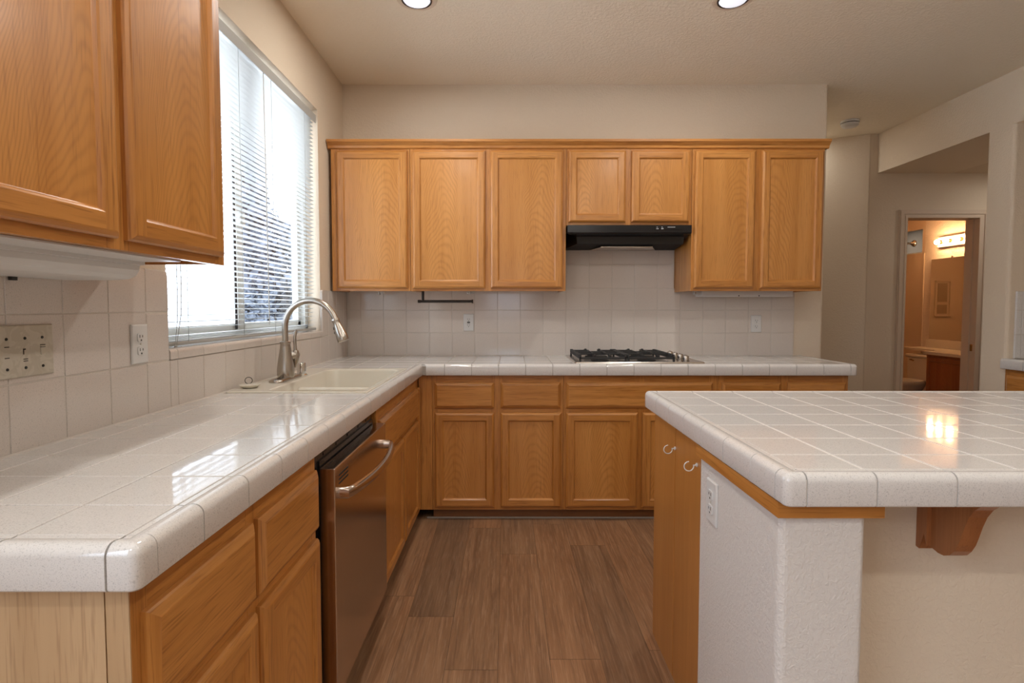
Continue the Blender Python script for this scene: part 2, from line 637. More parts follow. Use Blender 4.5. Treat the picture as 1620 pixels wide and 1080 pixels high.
b.build('window_frame', 'vinyl', win3)
portal('bathroom_window_portal', (5.32, 7.075, 2.07), (0, H, 0), 0.30, 0.35)

# door casing and jamb of the bathroom door
b = MB()
xa, xb, xc, xd = DX0 - 0.068, DX0 - 0.008, DX1 + 0.008, DX1 + 0.068
b.prism([(xa, 0), (xb, 0), (xb, DZ + 0.008), (xc, DZ + 0.008), (xc, 0), (xd, 0), (xd, DZ + 0.07), (xa, DZ + 0.07)], 'y', 4.804, 4.82)
b.prism([(xa + 0.008, 0), (xb - 0.024, 0), (xb - 0.024, DZ + 0.032), (xc + 0.024, DZ + 0.032), (xc + 0.024, 0), (xd - 0.008, 0), (xd - 0.008, DZ + 0.062), (xa + 0.008, DZ + 0.062)], 'y', 4.798, 4.8035)
struct(b, 'trim_1', 'casing')
b = MB()
b.box(DX0 - 0.018, DX0, 4.80, 4.95, 0, DZ)
b.box(DX1 - 0.012, DX1 + 0.018, 4.80, 4.95, 0, DZ)
b.box(DX0 - 0.018, DX1 + 0.018, 4.80, 4.95, DZ, DZ + 0.018)
b.box(DX0, DX0 + 0.010, 4.86, 4.90, 0, DZ)
b.box(DX1 - 0.022, DX1 - 0.012, 4.86, 4.90, 0, DZ)
door = struct(b, 'door_1', 'casing')
b = MB()
b.box(DX1 - 0.0135, DX1 - 0.010, 4.83, 4.855, 0.86, 0.92)
b.build('strike_plate', 'brass', door)
b = MB()
b.box(3.14, DX0 - 0.07, 4.808, 4.82, 0, 0.08, bev=0.003)
struct(b, 'baseboard_hall', 'casing')

# ------------------------------------------------------------------ window, sill, blind
win = MB()
win.box(-1.235, -1.175, WY0, WY0 + 0.045, WZ0, WZ1)
win.box(-1.235, -1.175, WY1 - 0.045, WY1, WZ0, WZ1)
win.box(-1.235, -1.175, WY0, WY1, WZ0, WZ0 + 0.045)
win.box(-1.235, -1.175, WY0, WY1, WZ1 - 0.045, WZ1)
win1 = struct(win, 'window_1', 'vinyl')
b = MB()
b.box(-1.215, -1.180, 2.425, 2.475, WZ0 + 0.04, WZ1 - 0.04, bev=0.003)
b.box(-1.232, -1.200, 2.49, 2.53, WZ0 + 0.04, WZ1 - 0.04, bev=0.003)
b.box(-1.212, -1.188, 2.475, 2.50, WZ0 + 0.04, WZ1 - 0.04)
b.box(-1.232, -1.2, WY1 - 0.085, WY1 - 0.045, WZ0 + 0.04, WZ1 - 0.04)
b.box(-1.232, -1.2, 2.5, WY1 - 0.05, WZ0 + 0.04, WZ0 + 0.075)
b.box(-1.212, -1.185, WY0 + 0.04, 2.45, WZ0 + 0.04, WZ0 + 0.075)
b.build('window_sash', 'vinyl', win1)
b = MB()
b.box(-1.1795, -1.176, 2.395, 2.412, WZ0 + 0.05, WZ1 - 0.05)
b.build('sash_gasket', 'bronze', win1)
b = MB()
b.box(-1.205, -1.201, WY0 + 0.03, 2.46, WZ0 + 0.03, WZ1 - 0.03)
b.build('pane', 'glass', win1)
b = MB()
b.box(-1.222, -1.218, 2.48, WY1 - 0.03, WZ0 + 0.03, WZ1 - 0.03)
b.build('pane', 'glass', win1)
b = MB()
b.box(-1.178, -1.160, 2.42, 2.47, 1.60, 1.66, bev=0.004)
b.build('sash_latch', 'vinyl', win1)

# blind
blind = empty('window_blind', (-1.13, 2.52, WZ0), 'white horizontal slat blind hanging in the window above the sink', 'blind')
BY0, BY1 = 1.80, 3.235
b = MB()
b.box(-1.150, -1.108, BY0, BY1, 2.322, 2.352, bev=0.003)
b.box(-1.106, -1.102, BY0 - 0.005, BY1 + 0.005, 2.305, 2.350)
b.build('headrail', 'slat', blind)
b = MB()
zs = 2.300
pitch = 0.0222
n = 0
while zs > 1.165:
    tilt = math.radians(9)
    hw = 0.0125
    crown = 0.0016
    pts = []
    for k in range(5):
        t = -1 + 2 * k / 4
        x = -1.128 + t * hw * math.cos(tilt)
        z = zs + t * hw * math.sin(tilt) + crown * (1 - t * t)
        pts.append((x, z))
    prev = None
    for (x, z) in pts:
        cur = (b.bm.verts.new((x, BY0 + 0.005, z)), b.bm.verts.new((x, BY1 - 0.005, z)))
        if prev:
            f = b.bm.faces.new((prev[0], prev[1], cur[1], cur[0]))
            f.smooth = True
        prev = cur
    zs -= pitch
    n += 1
# slats stacked on the bottom rail
for q in range(3):
    z = 1.132 + q * 0.006
    b.face([(-1.141, BY0 + 0.005, z), (-1.115, BY0 + 0.005, z), (-1.115, BY1 - 0.005, z), (-1.141, BY1 - 0.005, z)])
sl = b.build('slats', 'slat', blind)
b = MB()
b.box(-1.142, -1.114, BY0 + 0.003, BY1 - 0.003, 1.110, 1.124, bev=0.004)
b.build('bottom_rail', 'slat', blind)
for y in (1.93, 2.34, 2.66, 3.09):
    b = MB()
    b.tube([(-1.1145, y, 1.115), (-1.1145, y, 2.325)], 0.0009, 6)
    b.build('ladder_cord', 'cord', blind)
b = MB()
b.tube([(-1.110, 1.885, 2.32), (-1.110, 1.885, 1.30), (-1.106, 1.875, 1.22), (-1.108, 1.845, 1.105)], 0.0013, 6)
b.tube([(-1.110, 1.865, 2.32), (-1.110, 1.862, 1.30), (-1.106, 1.852, 1.20), (-1.107, 1.838, 1.112)], 0.0011, 6)
b.sphere((-1.107, 1.842, 1.107), 0.006)
b.build('pull_cord', 'cord', blind)
b = MB()
b.tube([(-1.107, 2.56, 2.31), (-1.105, 2.57, 1.16)], 0.0022, 6)
b.build('tilt_wand', 'vinyl', blind)

# ------------------------------------------------------------------ tile builders
P = 0.155
ZT = 0.914


def tiles(mb, mp, A, B, g=0.0032, t=0.010, ch=0.0016, mask=None, mi=0):
    """tiles on a grid; mp(a, b, d) maps grid place + height above the bed to the world"""
    for i in range(len(A) - 1):
        for j in range(len(B) - 1):
            a0, a1, b0, b1 = A[i] + g / 2, A[i + 1] - g / 2, B[j] + g / 2, B[j + 1] - g / 2
            if mask and not mask((a0 + a1) / 2, (b0 + b1) / 2):
                continue
            R = []
            for ins, d in ((0, 0), (0, t - ch), (ch * 0.35, t - ch * 0.3), (ch * 1.2, t)):
                R.append([mb.bm.verts.new(mp(x, y, d)) for x, y in ((a0 + ins, b0 + ins), (a1 - ins, b0 + ins), (a1 - ins, b1 - ins), (a0 + ins, b1 - ins))])
            for r0, r1 in zip(R, R[1:]):
                for k in range(4):
                    f = mb.bm.faces.new((r0[k], r0[(k + 1) % 4], r1[(k + 1) % 4], r1[k]))
                    f.material_index = mi
            f = mb.bm.faces.new(R[-1])
            f.material_index = mi


def edge_profile():
    """(inward distance, height) of the rounded counter edge trim"""
    p = [(0.0420, ZT), (0.0330, ZT - 0.0006), (0.0270, ZT + 0.0010), (0.0200, ZT + 0.0022)]
    for k in range(7):
        t = k / 6 * math.pi / 2
        p.append((0.0165 * (1 - math.sin(t)), ZT + 0.0022 - 0.0175 * (1 - math.cos(t))))
    p += [(0.0, ZT - 0.058), (0.0012, ZT - 0.0605), (0.0040, ZT - 0.0630), (0.0420, ZT - 0.0630)]
    return p


PROF = edge_profile()
G2 = 0.0016


def trim_run(mb, p0, dr, nin, s0, s1, m0=0.0, m1=0.0):
    """a straight trim piece; p0 plan start, dr direction, nin inward normal, m0/m1 mitre of both ends"""
    A, B = [], []
    for d, z in PROF:
        for lst, s, m in ((A, s0, m0), (B, s1, m1)):
            q = s + d * m
            lst.append(mb.bm.verts.new((p0[0] + dr[0] * q + nin[0] * d, p0[1] + dr[1] * q + nin[1] * d, z)))
    n = len(A)
    for i in range(n):
        f = mb.bm.faces.new((A[i], A[(i + 1) % n], B[(i + 1) % n], B[i]))
        f.smooth = 3 <= i <= n - 4
    mb.bm.faces.new(A[::-1])
    mb.bm.faces.new(B)


def trim_corner(mb, c, e1, e2, arm, r=0.016, k=8):
    """outside corner piece; c outer plan corner, e1/e2 unit directions along the two arms"""
    rows = []
    for d, z in PROF:
        row = []
        def P2(s, t):
            return mb.bm.verts.new((c[0] + e1[0] * s + e2[0] * t, c[1] + e1[1] * s + e2[1] * t, z))
        row.append(P2(arm, d))
        rr = max(r - d, 0.0)
        cc = max(r, d)
        for q in range(k + 1):
            a = q / k * math.pi / 2
            row.append(P2(cc - rr * math.sin(a), cc - rr * math.cos(a)))
        row.append(P2(d, arm))
        rows.append(row)
    n = len(rows)
    for i in range(n):
        r0, r1 = rows[i], rows[(i + 1) % n]
        for q in range(len(r0) - 1):
            vs = [r0[q], r0[q + 1], r1[q + 1], r1[q]]
            co = []
            for v in vs:
                if not any((v.co - w.co).length < 1e-6 for w in co):
                    co.append(v)
            if len(co) >= 3:
                f = mb.bm.faces.new(co)
                f.smooth = 2 <= i <= n - 4
    for q in (0, -1):
        try:
            mb.bm.faces.new([r[q] for r in rows])
        except ValueError:
            pass


# ------------------------------------------------------------------ the L-shaped counter
XO, YO = -0.4985, 3.143
top = empty('kitchen_countertop', (-0.8, 2.0, 0.85), 'L-shaped white tiled countertop running under the window and along the back wall', 'countertop')
XA = XO - 0.0436
YR = [0.7707, 0.8914] + [0.8914 + P * k for k in range(1, 8)]          # rows up to the sink
SY0, SY1 = 2.085, 2.915                                                # sink
rowsB = [3.185 + P * k for k in range(0, 4)] + [TY]
b = MB()
XL = [TX, -1.007, -0.852, -0.697, XA]
mpT = lambda a, c, d: (a, c, ZT - 0.010 + d)
tiles(b, mpT, XL, YR + [SY0 - 0.002])
b.build('tile_surface', 'tile', top, skew=True)
b = MB()
tiles(b, mpT, XL, [SY1 + 0.002, 3.0614, 3.185])
XB = [TX, -1.007, -0.852, -0.697, XA] + [-0.3756 + P * i for i in range(0, 16)]
tiles(b, mpT, XB, rowsB)
b.build('tile_surface', 'tile', top, skew=True)
b = MB()
b.box(TX - 0.012, XA + 0.004, 0.775, SY0 - 0.001, ZT - 0.055, ZT - 0.0024)
b.box(TX - 0.012, XA + 0.004, SY1 + 0.001, 3.19, ZT - 0.055, ZT - 0.0024)
b.box(TX - 0.012, 1.95, 3.18, BY - 0.001, ZT - 0.055, ZT - 0.0024)
b.build('grout_bed', 'grout_g', top, skew=True)
b = MB()
ys = [0.7707, 0.8914] + [0.8914 + P * k for k in range(1, 15)] + [YO]
for y0, y1 in zip(ys, ys[1:]):
    trim_run(b, (XO, 0), (0, 1), (-1, 0), y0 + G2, y1 - (G2 if y1 != YO else 0.0008), 0, 1 if y1 == YO else 0)
xs = [-1.098, -1.007, -0.852, -0.697, XA]
for x0, x1 in zip(xs, xs[1:]):
    trim_run(b, (0, 0.729), (1, 0), (0, 1), x0 + G2, x1 - G2)
trim_corner(b, (XO, 0.729), (-1, 0), (0, 1), 0.0436 - G2)
XE = 1.990
xs = [-0.4780] + [-0.3756 + P * i for i in range(0, 16)]
for i, (x0, x1) in enumerate(zip(xs, xs[1:])):
    trim_run(b, (0, YO), (1, 0), (0, 1), x0 + (0.0008 if i == 0 else G2), x1 - G2, -1 if i == 0 else 0, 0)
trim_corner(b, (XE, YO), (-1, 0), (0, 1), 0.0410 - G2)
ys = [3.185] + [3.185 + P * k for k in range(1, 4)] + [BY - 0.002]
for y0, y1 in zip(ys, ys[1:]):
    trim_run(b, (XE, 0), (0, 1), (-1, 0), y0 + G2, y1 - G2)
b.build('edge_trim', 'tile', top, skew=True)
b = MB()
q = 0.0012
b.box(XO - 0.040, XO - 0.0030, 0.745, YO + 0.02, ZT - 0.060, ZT - 0.010)
b.box(-1.096, XO - 0.012, 0.7325, 0.77, ZT - 0.060, ZT - 0.010)
b.box(XO - 0.02, XE - 0.012, YO + 0.0030, YO + 0.04, ZT - 0.060, ZT - 0.010)
b.box(XE - 0.040, XE - 0.0030, YO + 0.012, BY - 0.003, ZT - 0.060, ZT - 0.010)
b.build('edge_grout', 'grout_g', top, skew=True)

# ------------------------------------------------------------------ wall tiles
spl = empty('tile_backsplash', (-0.4, TY, ZT), 'white square-tiled backsplash on the back wall behind the cooktop', 'backsplash')
b = MB()
cols = [TX + 0.010] + [-0.9899 + P * i for i in range(0, 20)]
mpB = lambda a, c, d: (a, BY - 0.001 - d, c)
tiles(b, mpB, cols, [ZT + 0.002, ZT + P, ZT + 2 * P, 1.3715], t=0.011, ch=0.0012, g=0.0028)
hood_cols = [c for c in cols if 0.36 < c < 1.20]
tiles(b, mpB, [0.382] + [c for c in cols if 0.39 < c < 1.12] + [1.132], [1.3715, 1.379 + P, 1.74], t=0.011, ch=0.0012, g=0.0028)
b.build('wall_tile', 'splash', spl)
b = MB()
b.box(TX, 1.956, BY - 0.0102, BY - 0.0002, ZT + 0.001, 1.37)
b.box(0.378, 1.136, BY - 0.0102, BY - 0.0002, 1.37, 1.74)
b.prism([(TY - 0.004, ZT - 0.002), (TY + 0.004, ZT - 0.002), (TY + 0.004, ZT + 0.004), (TY, ZT + 0.004)], 'x', TX, 1.95)
b.build('grout_bed', 'grout_s', spl)

spl2 = empty('tile_backsplash', (TX, 1.3, ZT), 'white square-tiled backsplash on the left wall around the window sill', 'backsplash')
b = MB()
mpL = lambda a, c, d: (WX + 0.001 + d, a, c)
yl = [0.735, 0.883, 1.038, 1.193, 1.348, 1.503, 1.658, 1.7715]
tiles(b, mpL, yl, [ZT + 0.002, ZT + P], t=0.014, ch=0.0012, g=0.0028)
# the upper rows; the last column's top corner is a rounded cap piece
tiles(b, mpL, yl[:-1], [ZT + P, ZT + 2 * P, 1.357], t=0.014, ch=0.0012, g=0.0028)
tiles(b, mpL, yl[-2:], [ZT + P, ZT + 2 * P], t=0.014, ch=0.004, g=0.0028)
yw = [1.7715] + [1.813 + P * k for k in range(0, 13)]
yw = [y for y in yw if y < 3.70] + [TY]
tiles(b, mpL, yw, [ZT + 0.002, ZT + P], t=0.014, ch=0.0012, g=0.0028)
yr = [3.252, 3.363, 3.518, 3.673, TY]
tiles(b, mpL, yr[1:], [ZT + P, ZT + 2 * P, 1.345], t=0.014, ch=0.0012, g=0.0028)
tiles(b, mpL, yr[:2], [ZT + P, ZT + 2 * P], t=0.014, ch=0.004, g=0.0028)


def cap_tile(y0, y1, z0, z1, side, r=0.022):
    """a cap piece with one rounded top corner; side 1: corner at y1, -1: at y0"""
    pts = []
    if side > 0:
        pts = [(y0, z0), (y1, z0)] + [(y1 - r + r * math.cos(a), z1 - r + r * math.sin(a)) for a in [k / 6 * H for k in range(7)]] + [(y0, z1)]
    else:
        pts = [(y0, z0), (y1, z0), (y1, z1)] + [(y0 + r - r * math.sin(a), z1 - r + r * math.cos(a)) for a in [k / 6 * H for k in range(7)]]
    cy, cz = (y0 + y1) / 2, (z0 + z1) / 2
    rings = []
    for f, d in ((1.0, 0.0), (1.0, 0.009), (0.985, 0.0125), (0.955, 0.014)):
        rings.append([b.bm.verts.new((WX + 0.001 + d, cy + (p[0] - cy) * f, cz + (p[1] - cz) * f)) for p in pts])
    for r0, r1 in zip(rings, rings[1:]):
        for k in range(len(pts)):
            b.bm.faces.new((r0[k], r0[(k + 1) % len(pts)], r1[(k + 1) % len(pts)], r1[k]))
    b.bm.faces.new(rings[-1])


cap_tile(1.6594, 1.7701, ZT + 2 * P + 0.0014, 1.357, 1)
cap_tile(3.2534, 3.3616, ZT + 2 * P + 0.0014, 1.345, -1)
b.build('wall_tile', 'splash', spl2)
b = MB()
b.box(WX + 0.0004, TX - 0.0018, 0.735, 1.768, ZT + 0.001, 1.352)
b.box(WX + 0.0004, TX - 0.0018, 1.768, TY + 0.004, ZT + 0.001, ZT + P)
b.box(WX + 0.0004, TX - 0.0018, 3.258, TY + 0.004, ZT + P, 1.340)
b.prism([(TX - 0.004, ZT - 0.002), (TX + 0.0045, ZT - 0.002), (TX + 0.0005, ZT + 0.004), (TX - 0.004, ZT + 0.004)], 'y', 0.735, TY)
b.build('grout_bed', 'grout_s', spl2)
# sill: rounded nose pieces and the flat sill tiles
b = MB()
sy = [1.7715] + [1.813 + P * k for k in range(0, 10)] + [3.252]
sy = [y for y in sy if y <= 3.252]
SZ = 1.106
for y0, y1 in zip(sy, sy[1:]):
    prof = [(-1.176, SZ - 0.012), (-1.176, SZ), (TX - 0.016, SZ)]
    for k in range(7):
        t = k / 6 * H
        prof.append((TX - 0.012 + 0.014 * math.sin(t), SZ - 0.014 + 0.014 * math.cos(t)))
    prof += [(TX + 0.002, ZT + P + 0.002), (TX - 0.012, ZT + P + 0.002), (TX - 0.012, SZ - 0.012)]
    b.prism(prof, 'y', y0 + 0.001, y1 - 0.001)
tag(struct(b, 'trim_4', 'splash'))

# ------------------------------------------------------------------ cabinet parts
mp_back = lambda yf: (lambda a, d, z: (a, yf - d, z))
mp_left = lambda xf: (lambda a, d, z: (xf + d, a, z))
mp_right = lambda xf: (lambda a, d, z: (xf - d, a, z))


def rect_rings(b, mp, a0, a1, z0, z1, rings, fill_mi, side_mi):
    """nested rectangles (inset, depth) joined by bands; side_mi(ring, side) gives the slot"""
    R = []
    for ins, d in rings:
        R.append([b.bm.verts.new(mp(a, d, z)) for a, z in ((a0 + ins, z0 + ins), (a1 - ins, z0 + ins), (a1 - ins, z1 - ins), (a0 + ins, z1 - ins))])
    for q, (r0, r1) in enumerate(zip(R, R[1:])):
        for k in range(4):
            f = b.bm.faces.new((r0[k], r0[(k + 1) % 4], r1[(k + 1) % 4], r1[k]))
            f.material_index = side_mi(q, k)
    f = b.bm.faces.new(R[-1])
    f.material_index = fill_mi
    f = b.bm.faces.new(R[0][::-1])
    f.material_index = 0


def panel_door(parent, mp, a0, a1, z0, z1, sw=0.053, th=0.020, skew=False, mats=('oak_v', 'oak_h', 'oak_p'), name='door'):
    b = MB()
    # outer routed edge (0 stile grain, 1 rail grain, 2 panel)
    def sm(q, k):
        return 1 if k in (0, 2) else 0
    o = [(0.0, 0.0), (0.0, th * 0.45), (0.003, th * 0.72), (0.010, th * 0.95), (0.013, th)]
    R = []
    def ring(ins, d):
        return [b.bm.verts.new(mp(a, d, z)) for a, z in ((a0 + ins, z0 + ins), (a1 - ins, z0 + ins), (a1 - ins, z1 - ins), (a0 + ins, z1 - ins))]
    def band(r0, r1, q=0):
        for k in range(4):
            f = b.bm.faces.new((r0[k], r0[(k + 1) % 4], r1[(k + 1) % 4], r1[k]))
            f.material_index = 1 if k in (0, 2) else 0
    prev = None
    for ins, d in o:
        r = ring(ins, d)
        if prev:
            band(prev, r)
        else:
            b.bm.faces.new(r[::-1])
        prev = r
    # flat front: full-height stiles, rails between
    i0, i1 = 0.013, sw - 0.009
    def quad(x0, x1, y0, y1, mi):
        f = b.bm.faces.new([b.bm.verts.new(mp(a, th, z)) for a, z in ((x0, y0), (x1, y0), (x1, y1), (x0, y1))])
        f.material_index = mi
    quad(a0 + i0, a0 + i1, z0 + i0, z1 - i0, 0)
    quad(a1 - i1, a1 - i0, z0 + i0, z1 - i0, 0)
    quad(a0 + i1, a1 - i1, z0 + i0, z0 + i1, 1)
    quad(a0 + i1, a1 - i1, z1 - i1, z1 - i0, 1)
    # inner bead down to the flat panel
    prev = None
    for ins, d in ((i1, th), (i1 + 0.004, th * 0.86), (i1 + 0.007, th * 0.55), (sw, th * 0.50)):
        r = ring(ins, d)
        if prev:
            band(prev, r)
        prev = r
    f = b.bm.faces.new(prev)
    f.material_index = 2
    return b.build(name, mats, parent, origin='c', skew=skew)


def drawer_front(parent, mp, a0, a1, z0, z1, th=0.020, skew=False, name='drawer', mats=('oak_v', 'oak_h')):
    b = MB()
    rect_rings(b, mp, a0, a1, z0, z1, [(0, 0), (0, th * 0.45), (0.003, th * 0.60), (0.015, th * 0.97), (0.017, th)], 1, lambda q, k: 1 if k in (0, 2) else 0)
    return b.build(name, mats, parent, origin='c', skew=skew)


def bx(b, mp, a0, a1, d0, d1, z0, z1, mi=0, bev=0.0):
    p, q = mp(a0, d0, z0), mp(a1, d1, z1)
    b.box(min(p[0], q[0]), max(p[0], q[0]), min(p[1], q[1]), max(p[1], q[1]), z0, z1, bev=bev, mi=mi)


def face_frame(parent, mp, a0, a1, z0, z1, stiles, rails, th=0.020, skew=False, mats=('oak_v', 'oak_h')):
    """stiles: list of (a0, a1); rails: list of (z0, z1); frame front lies at d = 0"""
    b = MB()
    for s0, s1 in stiles:
        bx(b, mp, s0, s1, -th, 0, z0, z1, 0, 0.001)
    for (s0, s1), (t0, t1) in zip(stiles, stiles[1:]):
        for r0, r1 in rails:
            bx(b, mp, s1, t0, -th, -0.0004, r0, r1, 1)
    return b.build('face_frame', mats, parent, skew=skew)


def carcass(parent, mp, a0, a1, z0, z1, depth, bottom_up=0.0, skew=False, mats=('oak_v', 'dark'), t=0.016, th=0.02, top=True):
    b = MB()
    bx(b, mp, a0, a0 + t, -depth, -th, z0, z1)
    bx(b, mp, a1 - t, a1, -depth, -th, z0, z1)
    bx(b, mp, a0 + t, a1 - t, -depth, -th, z0 + bottom_up, z0 + bottom_up + t)
    bx(b, mp, a0 + t, a1 - t, -depth, -depth + 0.006, z0 + bottom_up, z1)
    if top:
        bx(b, mp, a0 + t, a1 - t, -depth, -th, z1 - t, z1)
    return b.build('body', mats, parent, skew=skew)


# ------------------------------------------------------------------ upper cabinets, back wall
UZ0, UZ1 = 1.343, 2.212
DZ0, DZ1 = 1.359, 2.199
YF = 3.428
mpU = mp_back(YF)
UD = BY - YF - 0.002
c = empty('wall_cabinet', (-0.83, YF, UZ0), 'single-door oak wall cabinet on the back wall, in the corner next to the window', 'cabinet', None)
carcass(c, mpU, -1.078, -0.594, UZ0 + 0.002, UZ1, UD, 0.012)
face_frame(c, mpU, -1.078, -0.594, UZ0, UZ1, [(-1.078, -1.030), (-0.624, -0.594)], [(UZ0, UZ0 + 0.03), (UZ1 - 0.03, UZ1)])
panel_door(c, mpU, -1.045, -0.609, DZ0, DZ1)
c = empty('wall_cabinet', (-0.12, YF, UZ0), 'two-door oak wall cabinet on the back wall, directly left of the black range hood', 'cabinet', None)
carcass(c, mpU, -0.592, 0.366, UZ0 + 0.002, UZ1, UD, 0.012)
face_frame(c, mpU, -0.592, 0.366, UZ0, UZ1, [(-0.592, -0.562), (-0.145, -0.085), (0.330, 0.366)], [(UZ0, UZ0 + 0.03), (UZ1 - 0.03, UZ1)])
panel_door(c, mpU, -0.578, -0.129, DZ0, DZ1)
panel_door(c, mpU, -0.098, 0.346, DZ0, DZ1)
c = empty('wall_cabinet', (0.75, YF, 1.748), 'short two-door oak wall cabinet directly above the black range hood', 'cabinet', None)
carcass(c, mpU, 0.368, 1.138, 1.750, UZ1, UD, 0.004)
face_frame(c, mpU, 0.368, 1.138, 1.746, UZ1, [(0.368, 0.396), (0.715, 0.780), (1.106, 1.138)], [(1.746, 1.782), (UZ1 - 0.03, UZ1)])
panel_door(c, mpU, 0.381, 0.731, 1.764, DZ1)
panel_door(c, mpU, 0.766, 1.122, 1.764, DZ1)
c = empty('wall_cabinet', (1.55, YF, UZ0), 'two-door oak wall cabinet right of the range hood, ending the back wall row', 'cabinet', None)
carcass(c, mpU, 1.140, 1.950, UZ0 + 0.002, UZ1, UD, 0.012)
face_frame(c, mpU, 1.140, 1.950, UZ0, UZ1, [(1.140, 1.170), (1.510, 1.580), (1.925, 1.950)], [(UZ0, UZ0 + 0.03), (UZ1 - 0.03, UZ1)])
panel_door(c, mpU, 1.154, 1.525, DZ0, DZ1)
panel_door(c, mpU, 1.564, 1.940, DZ0, DZ1)
# crown strip on top
b = MB()
prof = [(YF - 0.002, UZ1 - 0.002), (YF - 0.010, UZ1 + 0.004), (YF - 0.012, UZ1 + 0.016), (YF - 0.026, UZ1 + 0.030), (YF - 0.034, UZ1 + 0.036), (YF - 0.034, UZ1 + 0.050), (YF + 0.05, UZ1 + 0.050), (YF + 0.05, UZ1 + 0.001), (YF, UZ1 + 0.001)]
b.prism(prof, 'x', -1.094, 1.972)
b.prism([(1.952 + YF - p[0], p[1]) for p in prof[:6]] + [(1.93, UZ1 + 0.050), (1.93, UZ1 + 0.001)], 'y', YF - 0.0, BY - 0.002)
tag(b.build('crown_molding', 'oak_h'), 'long oak crown molding along the top of the back wall cabinets', 'molding')

# ------------------------------------------------------------------ upper cabinet, left wall (in front)
XF = -0.775
mpUL = mp_left(XF)
LZ0 = 1.354
c = empty('wall_cabinet', (XF, 1.11, LZ0), 'two-door oak wall cabinet on the left wall beside the window, nearest the camera', 'cabinet', None)
LD = XF - WX - 0.002
carcass(c, mpUL, 0.69, 1.52, LZ0 + 0.002, UZ1, LD, 0.014)
face_frame(c, mpUL, 0.69, 1.52, LZ0, UZ1, [(0.69, 0.735), (1.075, 1.14), (1.478, 1.52)], [(LZ0, LZ0 + 0.036), (UZ1 - 0.03, UZ1)])
panel_door(c, mpUL, 0.715, 1.092, 1.374, DZ1)
panel_door(c, mpUL, 1.122, 1.494, 1.374, DZ1)
# light fixture below it
c = empty('under_cabinet_light', (-0.97, 0.98, 1.33), 'long white under-cabinet light fixture below the left wall cabinet beside the window', 'light fixture')
b = MB()
prof = [(-1.083, LZ0), (-0.898, LZ0), (-0.898, 1.344), (-0.902, 1.343), (-0.904, 1.330), (-0.912, 1.317), (-0.928, 1.309), (-0.955, 1.306), (-1.083, 1.306)]
b.prism(prof, 'y', 0.70, 1.362, smooth=False)
b.build('housing', 'white', c)
b = MB()
b.prism([(-0.9, 1.3505), (-0.888, 1.3505), (-0.888, 1.342), (-0.9, 1.342)], 'y', 0.70, 1.360)
b.build('lens_lip', 'white', c)
b = MB()
b.box(-0.888, -0.797, 0.70, 1.355, 1.350, 1.3535)
b.build('mounting_flange', 'white', c)
b = MB()
b.box(-1.082, -1.074, 1.20, 1.214, 1.298, 1.306)
b.build('screw', 'slot', c)

# ------------------------------------------------------------------ base cabinets, back wall
YB = 3.180
mpC = mp_back(YB)
BD = BY - YB - 0.002
BZ1 = 0.848
def base_cab(label, a0, a1, stiles, fronts, doors, end=False):
    c = empty('base_cabinet', ((a0 + a1) / 2, YB, 0.0), label, 'cabinet', None)
    carcass(c, mpC, a0, a1, 0.058, BZ1, BD, 0.0, top=False)
    face_frame(c, mpC, a0, a1, 0.058, BZ1, stiles, [(0.058, 0.09), (0.618, 0.672), (0.796, BZ1)])
    for f in fronts:
        drawer_front(c, mpC, f[0], f[1], 0.659, 0.809, name=f[2])
    for d in doors:
        panel_door(c, mpC, d[0], d[1], 0.077, 0.633)
    b = MB()
    bx(b, mpC, a0, a1, -0.06, -0.022, 0.0, 0.058, 0)
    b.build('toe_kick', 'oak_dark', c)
    return c
base_cab('oak base cabinet left of the cooktop, two drawers over two doors, near the corner', -0.430, 0.329,
         [(-0.430, -0.400), (-0.088, -0.018), (0.296, 0.329)], [(-0.416, -0.070, 'drawer'), (-0.034, 0.313, 'drawer')], [(-0.416, -0.071), (-0.034, 0.318)])
base_cab('oak base cabinet below the gas cooktop with one wide blank drawer front', 0.330, 1.221,
         [(0.330, 0.362), (0.745, 0.805), (1.175, 1.221)], [(0.345, 1.193, 'false_drawer_front')], [(0.346, 0.761), (0.788, 1.193)])
base_cab('oak base cabinet at the right end of the back wall, right of the cooktop', 1.222, 1.978,
         [(1.222, 1.262), (1.570, 1.638), (1.945, 1.978)], [(1.244, 1.586, 'drawer'), (1.622, 1.962, 'drawer')], [(1.244, 1.586), (1.622, 1.962)])
b = MB()
b.box(-0.47, 1.975, YB + 0.012, YB + 0.022, 0.0, 0.010, bev=0.003)
struct(b, 'trim_2', plain('grey_caulk', (0.30, 0.26, 0.22), 0.6))

# ------------------------------------------------------------------ base cabinets, left wall
XB0 = -0.532
mpD = mp_left(XB0)
LDp = XB0 - WX - 0.002
c = empty('base_cabinet', (XB0, 1.12, 0.0), 'oak base cabinet with pale end panel under the near end of the left counter', 'cabinet', None)
b = MB()
bx(b, mpD, 0.762, 0.778, -LDp, -0.0385, 0.0, BZ1)
b.build('end_panel', 'oak_raw', c, skew=True)
tag(c.children[0], 'pale unfinished oak end panel')
b = MB()
bx(b, mpD, 0.7580, 0.7605, -0.0335, -0.0006, 0.0, BZ1)
bx(b, mpD, 0.7600, 0.778, -0.0335, -0.0205, 0.0, BZ1)
b.build('end_strip', 'oak_raw', c, skew=True)
b = MB()
bx(b, mpD, 1.478, 1.494, -LDp, -0.02, 0.08, BZ1)
bx(b, mpD, 0.778, 1.478, -LDp, -0.02, 0.08, 0.096)
bx(b, mpD, 0.778, 1.478, -LDp, -LDp + 0.006, 0.08, BZ1)
b.build('body', 'oak_v', c, skew=True)
face_frame(c, mpD, 0.760, 1.494, 0.08, BZ1, [(0.760, 0.796), (1.098, 1.150), (1.466, 1.494)], [(0.08, 0.105), (0.592, 0.648), (0.782, BZ1)], skew=True)
